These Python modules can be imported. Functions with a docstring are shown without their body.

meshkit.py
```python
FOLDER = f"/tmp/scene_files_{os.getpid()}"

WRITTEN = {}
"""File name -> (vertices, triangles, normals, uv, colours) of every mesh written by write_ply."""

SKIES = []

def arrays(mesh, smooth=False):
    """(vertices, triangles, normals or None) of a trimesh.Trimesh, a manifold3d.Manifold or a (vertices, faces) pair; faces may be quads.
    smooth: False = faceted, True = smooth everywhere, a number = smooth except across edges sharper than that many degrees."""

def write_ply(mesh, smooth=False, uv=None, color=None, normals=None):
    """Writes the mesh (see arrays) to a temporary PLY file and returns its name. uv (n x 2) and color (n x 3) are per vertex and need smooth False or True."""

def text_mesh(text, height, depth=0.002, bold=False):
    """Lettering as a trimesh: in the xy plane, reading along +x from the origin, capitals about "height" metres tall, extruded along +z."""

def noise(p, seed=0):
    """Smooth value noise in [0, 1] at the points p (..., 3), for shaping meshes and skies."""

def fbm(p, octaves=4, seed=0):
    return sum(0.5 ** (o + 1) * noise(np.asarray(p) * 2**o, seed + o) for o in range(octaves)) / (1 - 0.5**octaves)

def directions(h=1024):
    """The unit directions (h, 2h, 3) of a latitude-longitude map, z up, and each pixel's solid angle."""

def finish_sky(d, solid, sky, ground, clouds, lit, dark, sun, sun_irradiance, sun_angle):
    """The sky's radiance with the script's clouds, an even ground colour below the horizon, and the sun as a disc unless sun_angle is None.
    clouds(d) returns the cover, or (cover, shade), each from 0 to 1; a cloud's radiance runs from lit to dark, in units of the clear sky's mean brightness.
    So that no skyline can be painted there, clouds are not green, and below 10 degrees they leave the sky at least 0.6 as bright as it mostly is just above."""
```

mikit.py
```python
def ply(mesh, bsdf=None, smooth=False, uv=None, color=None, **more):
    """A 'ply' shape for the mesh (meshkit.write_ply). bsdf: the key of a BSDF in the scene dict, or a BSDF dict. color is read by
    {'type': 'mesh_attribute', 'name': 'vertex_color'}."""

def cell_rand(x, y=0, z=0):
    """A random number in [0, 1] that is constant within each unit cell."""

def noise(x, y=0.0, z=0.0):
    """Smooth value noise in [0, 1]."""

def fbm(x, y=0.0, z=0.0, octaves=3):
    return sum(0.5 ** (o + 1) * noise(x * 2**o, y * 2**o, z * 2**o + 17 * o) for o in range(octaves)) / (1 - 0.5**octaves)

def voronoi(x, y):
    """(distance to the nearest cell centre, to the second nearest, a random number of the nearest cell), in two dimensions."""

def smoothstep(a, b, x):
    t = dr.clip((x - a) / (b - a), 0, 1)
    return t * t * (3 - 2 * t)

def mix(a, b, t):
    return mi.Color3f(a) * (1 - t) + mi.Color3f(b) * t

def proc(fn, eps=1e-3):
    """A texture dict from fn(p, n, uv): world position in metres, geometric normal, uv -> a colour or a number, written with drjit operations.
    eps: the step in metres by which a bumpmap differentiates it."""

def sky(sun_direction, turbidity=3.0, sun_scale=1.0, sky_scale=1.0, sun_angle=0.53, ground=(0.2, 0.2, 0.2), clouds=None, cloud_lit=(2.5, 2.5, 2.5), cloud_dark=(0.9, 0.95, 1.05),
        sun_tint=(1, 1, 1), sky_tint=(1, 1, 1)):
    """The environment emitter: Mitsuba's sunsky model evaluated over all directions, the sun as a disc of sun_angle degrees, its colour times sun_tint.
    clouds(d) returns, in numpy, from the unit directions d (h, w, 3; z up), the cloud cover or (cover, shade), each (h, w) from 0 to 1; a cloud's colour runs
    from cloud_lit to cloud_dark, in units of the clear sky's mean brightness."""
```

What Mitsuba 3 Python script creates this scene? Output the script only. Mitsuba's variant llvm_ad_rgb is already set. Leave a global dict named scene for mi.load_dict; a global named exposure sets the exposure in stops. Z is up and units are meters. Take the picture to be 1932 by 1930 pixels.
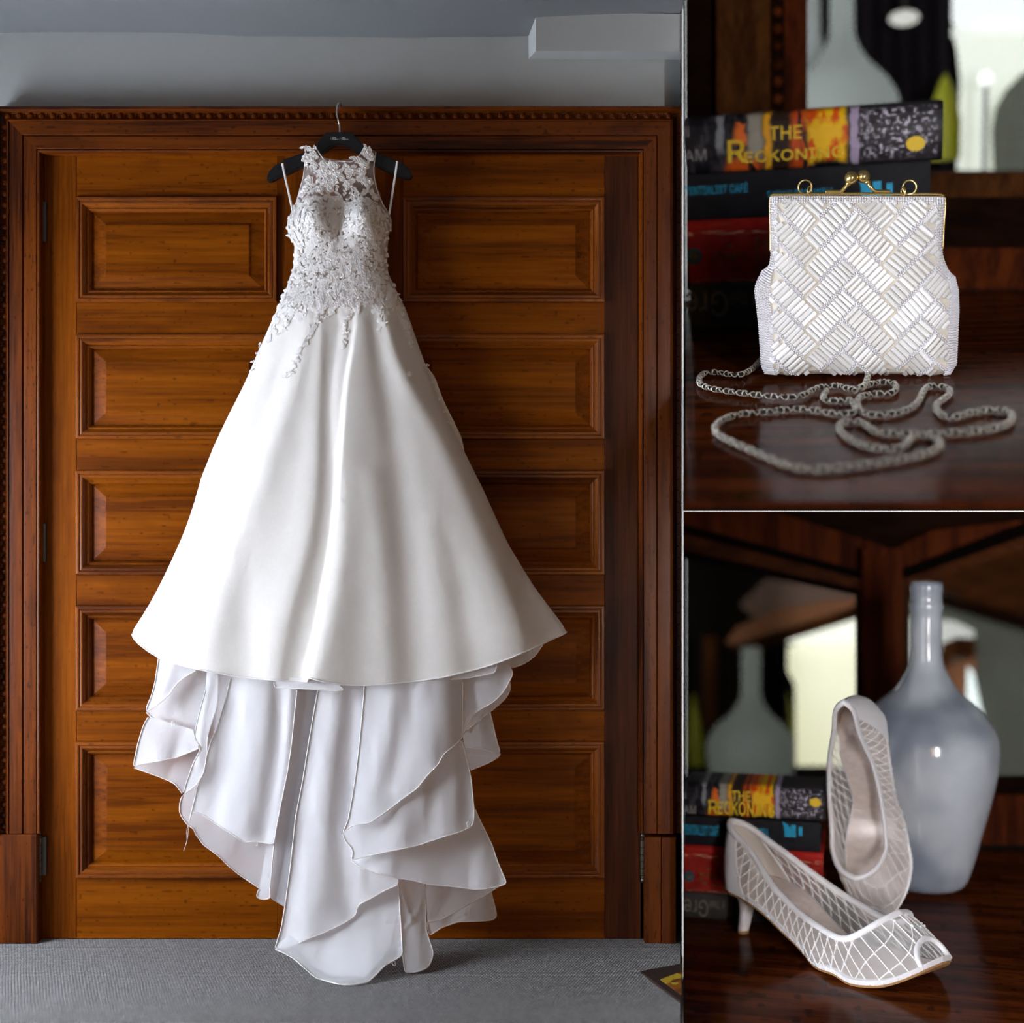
import math, random
import numpy as np, trimesh, manifold3d, shapely
import shapely.geometry as sg
import drjit as dr, mitsuba as mi
import mikit, meshkit
from mikit import noise, fbm, voronoi, cell_rand, smoothstep, mix

T = mi.ScalarTransform4f
random.seed(7)
RNG = np.random.default_rng(7)
scene, labels = {}, {}

# ------------------------------------------------------------------ camera, light, exposure
F, CX, CY, ZC = 2600.0, 966.0, 965.0, 1.288      # focal length in pixels of the 1932x1930 frame, eye height
FOCUS = 3.97
exposure = 0.0
scene['camera'] = {'type': 'thinlens', 'fov': 2 * math.degrees(math.atan(966.0 / F)), 'fov_axis': 'x',
                   'aperture_radius': 0.030, 'focus_distance': FOCUS, 'near_clip': 0.05, 'far_clip': 100.0,
                   'to_world': T().look_at(origin=[0, 0, ZC], target=[0, 1, ZC], up=[0, 0, 1])}
ADDED_BAY = (78.0, 81.0, 86.0)        # radiance of the added bay window behind the viewer
WIN_LEFT = (18.6, 20.0, 22.3)       # radiance of the day behind the left window's panes
ADDED_TALL = (30.0, 31.0, 33.0)       # and of the added tall window in the left wall


# ------------------------------------------------------------------ helpers
def numbered(key):
    if key not in scene and key not in labels:
        return key
    k = 1
    while f'{key}_{k:03d}' in scene or f'{key}_{k:03d}' in labels:
        k += 1
    return f'{key}_{k:03d}'


def thing(name, label, category, group=None):
    key = numbered(name)
    labels[key] = {'label': label, 'category': category}
    if group:
        labels[key]['group'] = group
    return key


def struct(name, label=None):
    labels[name] = {'kind': 'structure'}
    if label:
        labels[name]['label'] = label
    return name


def add(name, mesh, bsdf, parent=None, smooth=30, label=None, kind=None, **more):
    """one entry of the scene: a part of parent, or (no parent) the mesh of the thing that already has this key in labels"""
    key = numbered(parent + '__' + name) if parent else name
    scene[key] = mesh if isinstance(mesh, dict) else mikit.ply(mesh, bsdf, smooth=smooth, **more)
    if label or kind:
        labels[key] = {k: v for k, v in (('label', label), ('kind', kind)) if v}
    return key


def placed(shape, M):
    return {**shape, 'to_world': T(np.asarray(M, float).tolist())}


def px(x, y, depth):
    """the world point at this depth (world y) that the frame's pixel (x, y) looks at"""
    return np.array([(x - CX) / F * depth, depth, ZC + (CY - y) / F * depth])


def PX(x, d): return (x - CX) / F * d
def PZ(y, d): return ZC + (CY - y) / F * d


class Frame:
    """a table of its own: origin on the table top, x right, y away, z up from the table"""
    def __init__(self, O, tilt, yaw=0.0, roll=0.0):
        a, b, c = np.radians([tilt, yaw, roll])
        Rx = np.array([[1, 0, 0], [0, math.cos(a), -math.sin(a)], [0, math.sin(a), math.cos(a)]])
        Rz = np.array([[math.cos(b), -math.sin(b), 0], [math.sin(b), math.cos(b), 0], [0, 0, 1]])
        Ry = np.array([[math.cos(c), 0, math.sin(c)], [0, 1, 0], [-math.sin(c), 0, math.cos(c)]])
        self.M, self.O = Rz @ Rx @ Ry, np.asarray(O, float)

    def w(self, p): return np.asarray(p, float) @ self.M.T + self.O
    def l(self, p): return (np.asarray(p, float) - self.O) @ self.M

    def hit(self, x, y, axis, value):
        """local point where the line of sight of a pixel meets local coordinate axis == value"""
        d = self.M.T @ np.array([(x - CX) / F, 1.0, (CY - y) / F])
        o = self.l([0, 0, ZC])
        return o + d * (value - o[axis]) / d[axis]

    def on(self, x, y, z=0.0): return self.hit(x, y, 2, z)
    def at(self, x, y, yl): return self.hit(x, y, 1, yl)
    def pix(self, p):
        q = self.w(p)
        return np.stack([CX + F * q[..., 0] / q[..., 1], CY - F * (q[..., 2] - ZC) / q[..., 1]], -1)

    def mesh(self, m):
        v, f = (m.vertices, m.faces) if hasattr(m, 'vertices') else m
        return trimesh.Trimesh(self.w(v), f, process=False)

    def mat(self, R, t):
        A = np.eye(4)
        A[:3, :3] = self.M @ R
        A[:3, 3] = self.w(t)
        return A


WORLD = Frame([0, 0, 0], 0)


def grid(P, wrap_u=False, wrap_v=False, flip=False):
    P = np.asarray(P, float)
    n, m = P.shape[:2]
    i, j = np.arange(n if wrap_u else n - 1), np.arange(m if wrap_v else m - 1)
    I, J = np.meshgrid(i, j, indexing='ij')
    a, b = (I * m + J).ravel(), (((I + 1) % n) * m + J).ravel()
    c, d = (((I + 1) % n) * m + (J + 1) % m).ravel(), (I * m + (J + 1) % m).ravel()
    f = np.vstack([np.stack([a, b, c], 1), np.stack([a, c, d], 1)])
    if flip:
        f = f[:, ::-1]
    return trimesh.Trimesh(P.reshape(-1, 3), f, process=False)


def cat(ms): return trimesh.util.concatenate([m if hasattr(m, 'vertices') else trimesh.Trimesh(*m, process=False) for m in ms])


def box(x0, x1, y0, y1, z0, z1, c=0.0):
    lo, hi = np.array([min(x0, x1), min(y0, y1), min(z0, z1)]), np.array([max(x0, x1), max(y0, y1), max(z0, z1)])
    if c <= 0:
        return trimesh.creation.box(bounds=[lo, hi])
    c = min(c, 0.45 * (hi - lo).min())
    pts = []
    for s in np.ndindex(2, 2, 2):
        s = np.array(s)
        p = np.where(s, hi, lo)
        q = np.where(s, -c, c)
        for k in range(3):
            v = p + q
            v[k] = p[k]
            pts.append(v)
    return trimesh.convex.convex_hull(np.array(pts))


def spline(pts, n, closed=False):
    """n points along the Catmull-Rom curve (centripetal-ish, by chord length) through pts"""
    from scipy.interpolate import CubicSpline, PchipInterpolator
    p = np.asarray(pts, float)
    if closed:
        p = np.vstack([p, p[:1]])
    s = np.r_[0, np.cumsum(np.linalg.norm(np.diff(p, axis=0), axis=1) ** 0.6 + 1e-9)]
    cs = CubicSpline(s, p, bc_type='periodic' if closed else 'natural')
    q = cs(np.linspace(0, s[-1], 8 * n))
    L = np.r_[0, np.cumsum(np.linalg.norm(np.diff(q, axis=0), axis=1))]
    t = np.linspace(0, L[-1], n, endpoint=not closed)
    return np.stack([np.interp(t, L, q[:, k]) for k in range(p.shape[1])], 1)


def polyl(pts, n):
    p = np.asarray(pts, float)
    L = np.r_[0, np.cumsum(np.linalg.norm(np.diff(p, axis=0), axis=1))]
    t = np.linspace(0, L[-1], n)
    return np.stack([np.interp(t, L, p[:, k]) for k in range(p.shape[1])], 1)


def frames_along(P, closed=False, up=None):
    P = np.asarray(P, float)
    t = (np.roll(P, -1, 0) - np.roll(P, 1, 0)) if closed else np.gradient(P, axis=0)
    t /= np.linalg.norm(t, axis=1, keepdims=True) + 1e-12
    n = np.zeros_like(t)
    u = np.array([0, 0, 1.0]) if up is None else np.asarray(up, float)
    if up is None and abs(t[0] @ u) > 0.9:
        u = np.array([1.0, 0, 0])
    for k in range(len(P)):
        if up is not None:
            u = np.asarray(up, float)
        v = u - (u @ t[k]) * t[k]
        n[k] = v / (np.linalg.norm(v) + 1e-12)
        u = n[k]
    return t, n, np.cross(t, n)


def tube(P, r, sides=8, closed=False, caps=True, up=None, flat=1.0):
    """round (or flattened) tube along P; r a number or one per point"""
    P = np.asarray(P, float)
    r = np.broadcast_to(np.asarray(r, float), (len(P),))
    t, n, b = frames_along(P, closed, up)
    a = np.linspace(0, 2 * np.pi, sides, endpoint=False)
    ring = np.cos(a)[None, :, None] * n[:, None] * flat + np.sin(a)[None, :, None] * b[:, None]
    V = P[:, None] + r[:, None, None] * ring
    m = grid(V, wrap_u=closed, wrap_v=True)
    if caps and not closed:
        k, N = sides, len(P)
        v = np.vstack([m.vertices, P[:1], P[-1:]])
        i = np.arange(k)
        f = np.vstack([m.faces, np.stack([np.full(k, N * k), i, (i + 1) % k], 1), np.stack([np.full(k, N * k + 1), (N - 1) * k + (i + 1) % k, (N - 1) * k + i], 1)])
        m = trimesh.Trimesh(v, f, process=False)
    return m


def lathe(profile, sides=48, axis_at=(0, 0)):
    """(r, z) profile turned about z"""
    p = np.asarray(profile, float)
    a = np.linspace(0, 2 * np.pi, sides, endpoint=False)
    V = np.stack([p[:, None, 0] * np.cos(a) + axis_at[0], p[:, None, 0] * np.sin(a) + axis_at[1], np.broadcast_to(p[:, None, 1], (len(p), sides))], -1)
    return grid(V, wrap_v=True, flip=True)


def ball(r, sub=2, at=(0, 0, 0), scale=(1, 1, 1)):
    m = trimesh.creation.icosphere(subdivisions=sub, radius=r)
    m.apply_scale(scale)
    m.apply_translation(at)
    return m


def prism(poly, y0, y1, bevel=0.0):
    """polygon [(x, z)...] pushed from y0 (towards the viewer) to y1, with a bevelled front edge"""
    pg = poly if hasattr(poly, 'exterior') else sg.Polygon(poly)
    pg = pg.buffer(0)
    out = []
    if bevel > 0:
        cs = []
        inner = pg.buffer(-bevel)
        parts = [(pg, y0 + bevel, y1)]
        ms = []
        for g, a, b in parts:
            m = trimesh.creation.extrude_polygon(g, b - a, engine='earcut')
            ms.append((m, a))
        g = inner if inner.geom_type == 'Polygon' else max(inner.geoms, key=lambda q: q.area)
        m = trimesh.creation.extrude_polygon(g, bevel, engine='earcut')
        ms.append((m, y0))
        for m, a in ms:
            v = m.vertices
            out.append(trimesh.Trimesh(np.stack([v[:, 0], v[:, 2] + a, v[:, 1]], 1), m.faces[:, ::-1], process=False))
        return cat(out)
    m = trimesh.creation.extrude_polygon(pg, y1 - y0, engine='earcut')
    v = m.vertices
    return trimesh.Trimesh(np.stack([v[:, 0], v[:, 2] + y0, v[:, 1]], 1), m.faces[:, ::-1], process=False)


def text_at(frame, text, x0, x1, z0, height_mm, y, bold=False, rot180=False, depth=0.003):
    """raised lettering on a face that looks towards -y of the frame: from x0 to x1 (stretched to fit), baseline z0"""
    m = meshkit.text_mesh(text, height_mm, depth, bold)
    v = np.array(m.vertices)
    lo, hi = v[:, 0].min(), v[:, 0].max()
    X = (v[:, 0] - lo) / (hi - lo)
    X = x0 + X * (x1 - x0)
    Z = v[:, 1]
    if rot180:
        X = x0 + x1 - X
        Z = height_mm - Z
    return frame.mesh((np.stack([X, y - v[:, 2], z0 + Z], 1), m.faces if True else m.faces))


# ------------------------------------------------------------------ materials
def srgb(r, g, b):
    c = np.array([r, g, b]) / 255.0
    return tuple(np.where(c <= 0.04045, c / 12.92, ((c + 0.055) / 1.055) ** 2.4).tolist())


def rgb(c): return {'type': 'rgb', 'value': list(map(float, c))}


def mat(name, color, rough=0.5, spec=0.5, metal=0.0, two=True, **more):
    b = {'type': 'principled', 'base_color': color if isinstance(color, dict) else rgb(color), 'roughness': rough, 'metallic': metal, **more}
    if metal == 0:
        b['specular'] = spec
    scene[name] = {'type': 'twosided', 'bsdf': b} if two else b
    return name


def wood(axis, dark, mid, light, k=1.0):
    def fn(p, n, uv):
        c = [p.x, p.y, p.z]
        a = c[axis] * k
        b, d = [c[i] * k for i in range(3) if i != axis]
        g = fbm(a * 1.1, b * 26 + 3, d * 16, 3)
        streak = noise(a * 5, b * 170, d * 90)
        blot = fbm(a * 2.2 + 9, b * 3.1, d * 3, 2)
        fine = noise(a * 14 + 7, b * 420, d * 200)
        t = smoothstep(0.28, 0.72, 0.50 * g + 0.18 * streak + 0.14 * fine + 0.18 * blot)
        col = mix(mi.Color3f(*dark), mi.Color3f(*mid), smoothstep(0.0, 0.55, t))
        col = mix(col, mi.Color3f(*light), smoothstep(0.5, 1.0, t) * 0.8)
        worn = smoothstep(0.62, 0.75, fbm(a * 6, b * 30 + 31, d * 12, 2)) * 0.35
        fleck = smoothstep(0.80, 0.90, noise(a * 60, b * 240 + 11, d * 90)) * 0.5
        return mix(mix(col, mi.Color3f(*dark), worn), mi.Color3f(*[.5 * q for q in dark]), fleck)
    return mikit.proc(fn)


WD, WM, WL = (0.095, 0.0195, 0.0008), (0.165, 0.037, 0.0010), (0.225, 0.056, 0.0016)
mat('oak_across', wood(0, WD, WM, WL), 0.40, 0.06, clearcoat=0.02, clearcoat_gloss=0.85)
mat('oak_upright', wood(2, WD, WM, WL), 0.40, 0.06, clearcoat=0.02, clearcoat_gloss=0.85)
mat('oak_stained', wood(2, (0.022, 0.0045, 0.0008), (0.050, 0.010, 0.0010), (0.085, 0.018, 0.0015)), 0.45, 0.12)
CD, CM, CL = (0.026, 0.005, 0.0008), (0.095, 0.019, 0.0010), (0.15, 0.033, 0.0014)
mat('casing_across', wood(0, CD, CM, CL), 0.36, 0.16, clearcoat=0.04, clearcoat_gloss=0.85)
mat('casing_upright', wood(2, CD, CM, CL), 0.36, 0.16, clearcoat=0.04, clearcoat_gloss=0.85)
MDK = (0.07, 0.015, 0.0015)
mat('moulding_across', wood(0, MDK, (0.17, 0.040, 0.0025), WL), 0.30, 0.25, clearcoat=0.10, clearcoat_gloss=0.9)
mat('moulding_upright', wood(2, MDK, (0.17, 0.040, 0.0025), WL), 0.30, 0.25, clearcoat=0.10, clearcoat_gloss=0.9)
mat('dark_gap', (0.006, 0.004, 0.003), 0.9, 0.1)
mat('wall_paint', mikit.proc(lambda p, n, uv: mi.Color3f(0.36, 0.375, 0.372) * (0.95 + 0.1 * fbm(p.x * 2.1, p.y * 2.1, p.z * 2.1, 3))), 0.75, 0.2)
mat('ceiling_paint', mikit.proc(lambda p, n, uv: mi.Color3f(0.17, 0.18, 0.19) * (0.94 + 0.12 * fbm(p.x * 1.3, p.y * 2.6, p.z, 3))), 0.8, 0.2)
mat('white_edge', (0.86, 0.86, 0.84), 0.6, 0.3)
mat('black_iron', (0.13, 0.123, 0.105), 0.34, 0.5, metal=0.85)
mat('room_paint', (0.12, 0.12, 0.12), 0.9, 0.1)
mat('window_paint', (0.75, 0.75, 0.72), 0.5, 0.4)


def carpet_height(p):
    u, v = p.x / 0.0085, p.y / 0.0115
    row = dr.floor(v)
    u = u + 0.5 * (row - 2 * dr.floor(row / 2)) + 0.6 * noise(p.x * 9, p.y * 9)
    fu, fv = u - dr.floor(u) - 0.5, v - row - 0.5
    r = cell_rand(dr.floor(u), row, 5)
    return dr.sqrt(dr.maximum(0.0, 1 - 3.2 * fu * fu - 3.0 * fv * fv)) * (0.7 + 0.3 * r)


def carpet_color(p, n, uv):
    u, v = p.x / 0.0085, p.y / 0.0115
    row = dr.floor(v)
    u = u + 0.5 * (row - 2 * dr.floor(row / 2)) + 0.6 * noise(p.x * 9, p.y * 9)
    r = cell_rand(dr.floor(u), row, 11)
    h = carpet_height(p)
    return mix(mi.Color3f(0.075, 0.073, 0.070), mi.Color3f(0.40, 0.39, 0.385), smoothstep(0.15, 0.9, h) * (0.75 + 0.25 * r))  # shade between the loops is put into the colour


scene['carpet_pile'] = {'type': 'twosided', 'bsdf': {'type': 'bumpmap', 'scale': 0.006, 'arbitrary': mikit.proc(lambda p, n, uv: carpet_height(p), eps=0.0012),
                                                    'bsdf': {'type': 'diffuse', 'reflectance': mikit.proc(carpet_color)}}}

# ------------------------------------------------------------------ the room on the left: door wall, ceiling, carpet
DW = 4.15                      # depth of the door's face
CW = 4.115                     # of the casing's face
XL, XP = -2.6, None
part_x = lambda y: PX(1288, y)          # the partition runs away from the viewer along this line
x_wall_end = part_x(4.2)

struct('floor', 'grey loop pile carpet in front of the door')
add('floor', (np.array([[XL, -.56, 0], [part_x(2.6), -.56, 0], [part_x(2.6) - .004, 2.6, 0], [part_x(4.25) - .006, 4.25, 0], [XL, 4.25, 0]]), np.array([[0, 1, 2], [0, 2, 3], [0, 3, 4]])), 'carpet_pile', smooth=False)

struct('wall_back', 'grey painted wall above the door')
zt = PZ(204, CW)
add('wall_back', box(XL, x_wall_end - .006, 4.2, 4.3, 2.2, 2.80), 'wall_paint', smooth=False)
add('upper_face', box(XL, part_x(4.17) - .006, 4.165, 4.2, zt - .02, 2.80), 'wall_paint', 'wall_back', smooth=False)

add('lower_face', box(XL, PX(-9, 4.165), 4.165, 4.2, 0, zt + .02), 'wall_paint', 'wall_back', smooth=False)

# ceiling with a gently wavy old plaster line where it meets the wall
struct('ceiling', 'pale plaster ceiling with an uneven edge')
xs = np.linspace(XL, part_x(4.0) - .004, 120)
ys = np.r_[np.linspace(-.6, 3.4, 8), np.linspace(3.5, 4.17, 24)]
XX, YY = np.meshgrid(xs, ys, indexing='ij')
zc = PZ(63, 4.165)
wob = (meshkit.fbm(np.stack([XX * 1.5, YY * 1.5, 0 * XX], -1), 3, 3) - .5) * .035
P = np.stack([np.minimum(XX, part_x(np.maximum(YY, 4.0)) - .004), YY, zc + wob - 0.012 * np.exp(-((XX + .55) / .5) ** 2) + .03 * np.clip((YY - 3.2) / .9, -2, 0) * -1], -1)
add('ceiling', grid(P, flip=True), 'ceiling_paint', smooth=True)

# boxed beam end on the right, with its bright left cheek
struct('trim_2', 'white boxed beam under the ceiling')
a, b = 4.165, 4.02
fr = [px(1011, 24, b), px(1297, 26, b), px(1297, 97, b), px(1011, 96, b)]
bk = [px(997, 40, a), px(1296, 40, a), px(1296, 113, a), px(997, 112, a)]
v = np.array(fr + bk)
v[:, 0] = np.minimum(v[:, 0], part_x(np.maximum(v[:, 1], 4.0)) - .004)
q = [[0, 3, 2, 1], [0, 4, 7, 3], [3, 7, 6, 2], [0, 1, 5, 4], [1, 2, 6, 5]]
add('trim_2', (v, np.array(q)), 'wall_paint', smooth=False)

# the door -------------------------------------------------------
struct('door_1', 'wide varnished oak door with ten raised panels')
dX, dZ = (lambda x: PX(x, DW)), (lambda y: PZ(y, DW))
ROWS = [(372, 571), (631, 829), (887, 1085), (1142, 1341), (1398, 1656)]
COLS = [(144, 524), (760, 1141)]
for x0, x1 in ((78, 144), (524, 760), (1141, 1209)):
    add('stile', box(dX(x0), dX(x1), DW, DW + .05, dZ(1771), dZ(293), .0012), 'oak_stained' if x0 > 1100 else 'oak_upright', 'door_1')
edges = [(293, 372), (571, 631), (829, 887), (1085, 1142), (1341, 1398), (1656, 1771)]
for c0, c1 in COLS:
    for y0, y1 in edges:
        add('rail', box(dX(c0) + .0006, dX(c1) - .0006, DW + .0008, DW + .05, dZ(y1), dZ(y0), .001), 'oak_across', 'door_1')


def ring(x0, x1, z0, z1, prof, depth):
    """mitred moulding round a rectangle: prof = [(inset, proud)...]"""
    V = []
    for i, h in prof:
        V.append([[x0 + i, depth - h, z0 + i], [x1 - i, depth - h, z0 + i], [x1 - i, depth - h, z1 - i], [x0 + i, depth - h, z1 - i]])
    return grid(np.array(V), wrap_v=True)


MP = DW / F
MOULD = [(0, -.002), (0, .008), (1.5, .0125), (5, .0135), (7, .0125), (8, .009), (10, .0105), (13, .0100), (16, .005), (18.5, -.001), (19.5, -.004), (22, -.002), (25, -.006), (27, -.014), (27, -.03)]
for r, (y0, y1) in enumerate(ROWS):
    for c0, c1 in COLS:
        x0, x1, z0, z1 = dX(c0), dX(c1), dZ(y1), dZ(y0)
        prof = [(i * MP, h) for i, h in MOULD]
        pk = numbered('door_1__panel')
        i0 = 26 * MP
        fl = (56 if r < 4 else 58) * MP
        ft = 52 * MP
        V, prf = [], [(0, -.018), (.12, -.0165), (.94, -.007), (.94, -.0035), (1, -.003)]
        for t, h in prf:
            ix, iz = i0 + (fl - i0) * t, i0 + (ft - i0) * t
            V.append([[x0 + ix, DW - h, z0 + iz], [x1 - ix, DW - h, z0 + iz], [x1 - ix, DW - h, z1 - iz], [x0 + ix, DW - h, z1 - iz]])
        m = grid(np.array(V), wrap_v=True)
        n0 = len(m.vertices) - 4
        m = trimesh.Trimesh(m.vertices, np.vstack([m.faces, [[n0, n0 + 1, n0 + 2], [n0, n0 + 2, n0 + 3]]]), process=False)
        scene[pk] = mikit.ply(m, 'oak_across', smooth=False)
        R4 = np.array([[[x0 + i, DW - h, z0 + i], [x1 - i, DW - h, z0 + i], [x1 - i, DW - h, z1 - i], [x0 + i, DW - h, z1 - i]] for i, h in prof])
        for k in range(4):
            add('moulding', grid(R4[:, [k, (k + 1) % 4]]), 'moulding_across' if k % 2 == 0 else 'moulding_upright', pk, smooth=35)

# casing: a mitred profile up the left, over the head and down the right
struct('trim_1', 'carved oak door casing with egg and dart edging')
oxl, oxr, ozt = -8, 1292, 204
CP = CW / F
END_R = part_x(4.0) - .004


def casing_strip(prof, z_bottom=None):
    zb = PZ(1572, CW) if z_bottom is None else z_bottom
    V = []
    for i, h in prof:
        xl, xr, zt_ = PX(oxl, CW) + i * CP, PX(oxr, CW) - i * CP, PZ(ozt, CW) - i * CP
        V.append([[xl, CW - h, zb], [xl, CW - h, zt_], [xr, CW - h, zt_], [xr, CW - h, zb]])
    V = np.array(V)
    V[..., 0] = np.minimum(V[..., 0], part_x(np.maximum(V[..., 1], 4.0)) - .005)
    return V


def casing(name, prof, label=None):
    V = casing_strip(prof)
    for k, (a, b, m_) in enumerate(((0, 1, 'casing_upright'), (1, 2, 'casing_across'), (2, 3, 'casing_upright'))):
        add(name, grid(V[:, [a, b]], flip=True), m_, 'trim_1', smooth=35)


casing('lip', [(0, -.05), (0, .020), (1, .022), (6, .022), (8, .018), (8, .004)])
casing('cove', [(8, .012), (8.5, -.004), (15, -.008), (20, .002), (23, .009), (23.5, .010), (26, .010), (26, .0)])
casing('fascia', [(26, -.02), (26, .006), (27, .007), (50, .007), (51, .006), (51, -.004)])
casing('inner_fascia', [(51, -.02), (51, -.002), (53.5, -.004), (54, .0035), (55, .004), (76, .004), (77, .003), (77.3, -.003)])
casing('bead', [(77.3, -.03), (77.3, -.003), (78.5, .001), (80.5, .002), (82.5, .001), (84, -.004), (85, -.012), (85, -.05)])
# eggs and the darts between them
egg = cat([ball(1, 2, scale=(6.0, 4.5, 7.4)), tube(np.stack([7.8 * np.cos(np.linspace(math.radians(-215), math.radians(35), 18)), np.full(18, .6), 8.6 * np.sin(np.linspace(math.radians(-215), math.radians(35), 18)) + .8], 1), 1.15, 6)])
egg.apply_scale(CP)
EGG = mikit.ply(egg, 'casing_across', smooth=True)
dart = cat([trimesh.convex.convex_hull(np.array([[0, -1.2, 5.5], [-1.6, .5, 6], [1.6, .5, 6], [0, -1.8, 0], [-1.2, .5, 0], [1.2, .5, 0], [0, -.2, -8.5]]))])
dart.apply_scale(CP)
darts = []


def row_of_eggs(p0, p1, rot):
    n = int(round(np.linalg.norm(np.array(p1) - p0) / (21.0 * CP)))
    R = np.array([[math.cos(rot), 0, math.sin(rot)], [0, 1, 0], [-math.sin(rot), 0, math.cos(rot)]])
    for k in range(n + 1):
        c = np.array(p0) + (np.array(p1) - p0) * k / n
        A = np.eye(4)
        A[:3, :3], A[:3, 3] = R, c
        if c[0] + 7 * CP < END_R + .004:
            scene[numbered('trim_1__egg')] = placed(EGG, A)
        if k < n:
            d = np.array(p0) + (np.array(p1) - p0) * (k + .5) / n
            darts.append(trimesh.Trimesh(dart.vertices @ R.T + d, dart.faces, process=False))


ye = CW + .004
row_of_eggs([PX(14, CW), ye, PZ(219.5, CW)], [PX(1262, CW), ye, PZ(219.5, CW)], 0)
row_of_eggs([PX(7, CW), ye, PZ(1560, CW)], [PX(7, CW), ye, PZ(240, CW)], math.pi / 2)
row_of_eggs([PX(1277, CW), ye, PZ(1568, CW)], [PX(1277, CW), ye, PZ(240, CW)], -math.pi / 2)
add('dart_carving', cat(darts), 'casing_across', 'trim_1', smooth=False, kind='stuff')
# plinth blocks
pl_l = box(PX(-8, CW), PX(73, CW), CW - .012, CW + .06, 0, PZ(1573, CW), .004)
add('plinth', pl_l, 'casing_upright', 'trim_1')
for a, b, h in ((1216, 1247, .004), (1248, 1275, .008), (1276, 1294, .003)):
    add('plinth', box(PX(a, CW), min(PX(b, CW), END_R), CW - h, CW + .06, 0, PZ(1579, CW), .0015), 'casing_upright', 'trim_1')
add('reveal', cat([box(PX(64, CW), PX(80, DW), DW + .012, DW + .05, 0, PZ(286, DW)), box(PX(1206, DW), min(PX(1224, CW), END_R), DW + .012, DW + .05, 0, PZ(286, DW)), box(PX(64, CW), min(PX(1224, CW), END_R), DW + .012, DW + .05, PZ(296, DW), PZ(280, DW))]), 'dark_gap', 'trim_1', smooth=False)
add('threshold', box(PX(70, DW), PX(1212, DW), DW + .015, DW + .05, 0, dZ(1769)), 'dark_gap', 'door_1', smooth=False)


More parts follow.
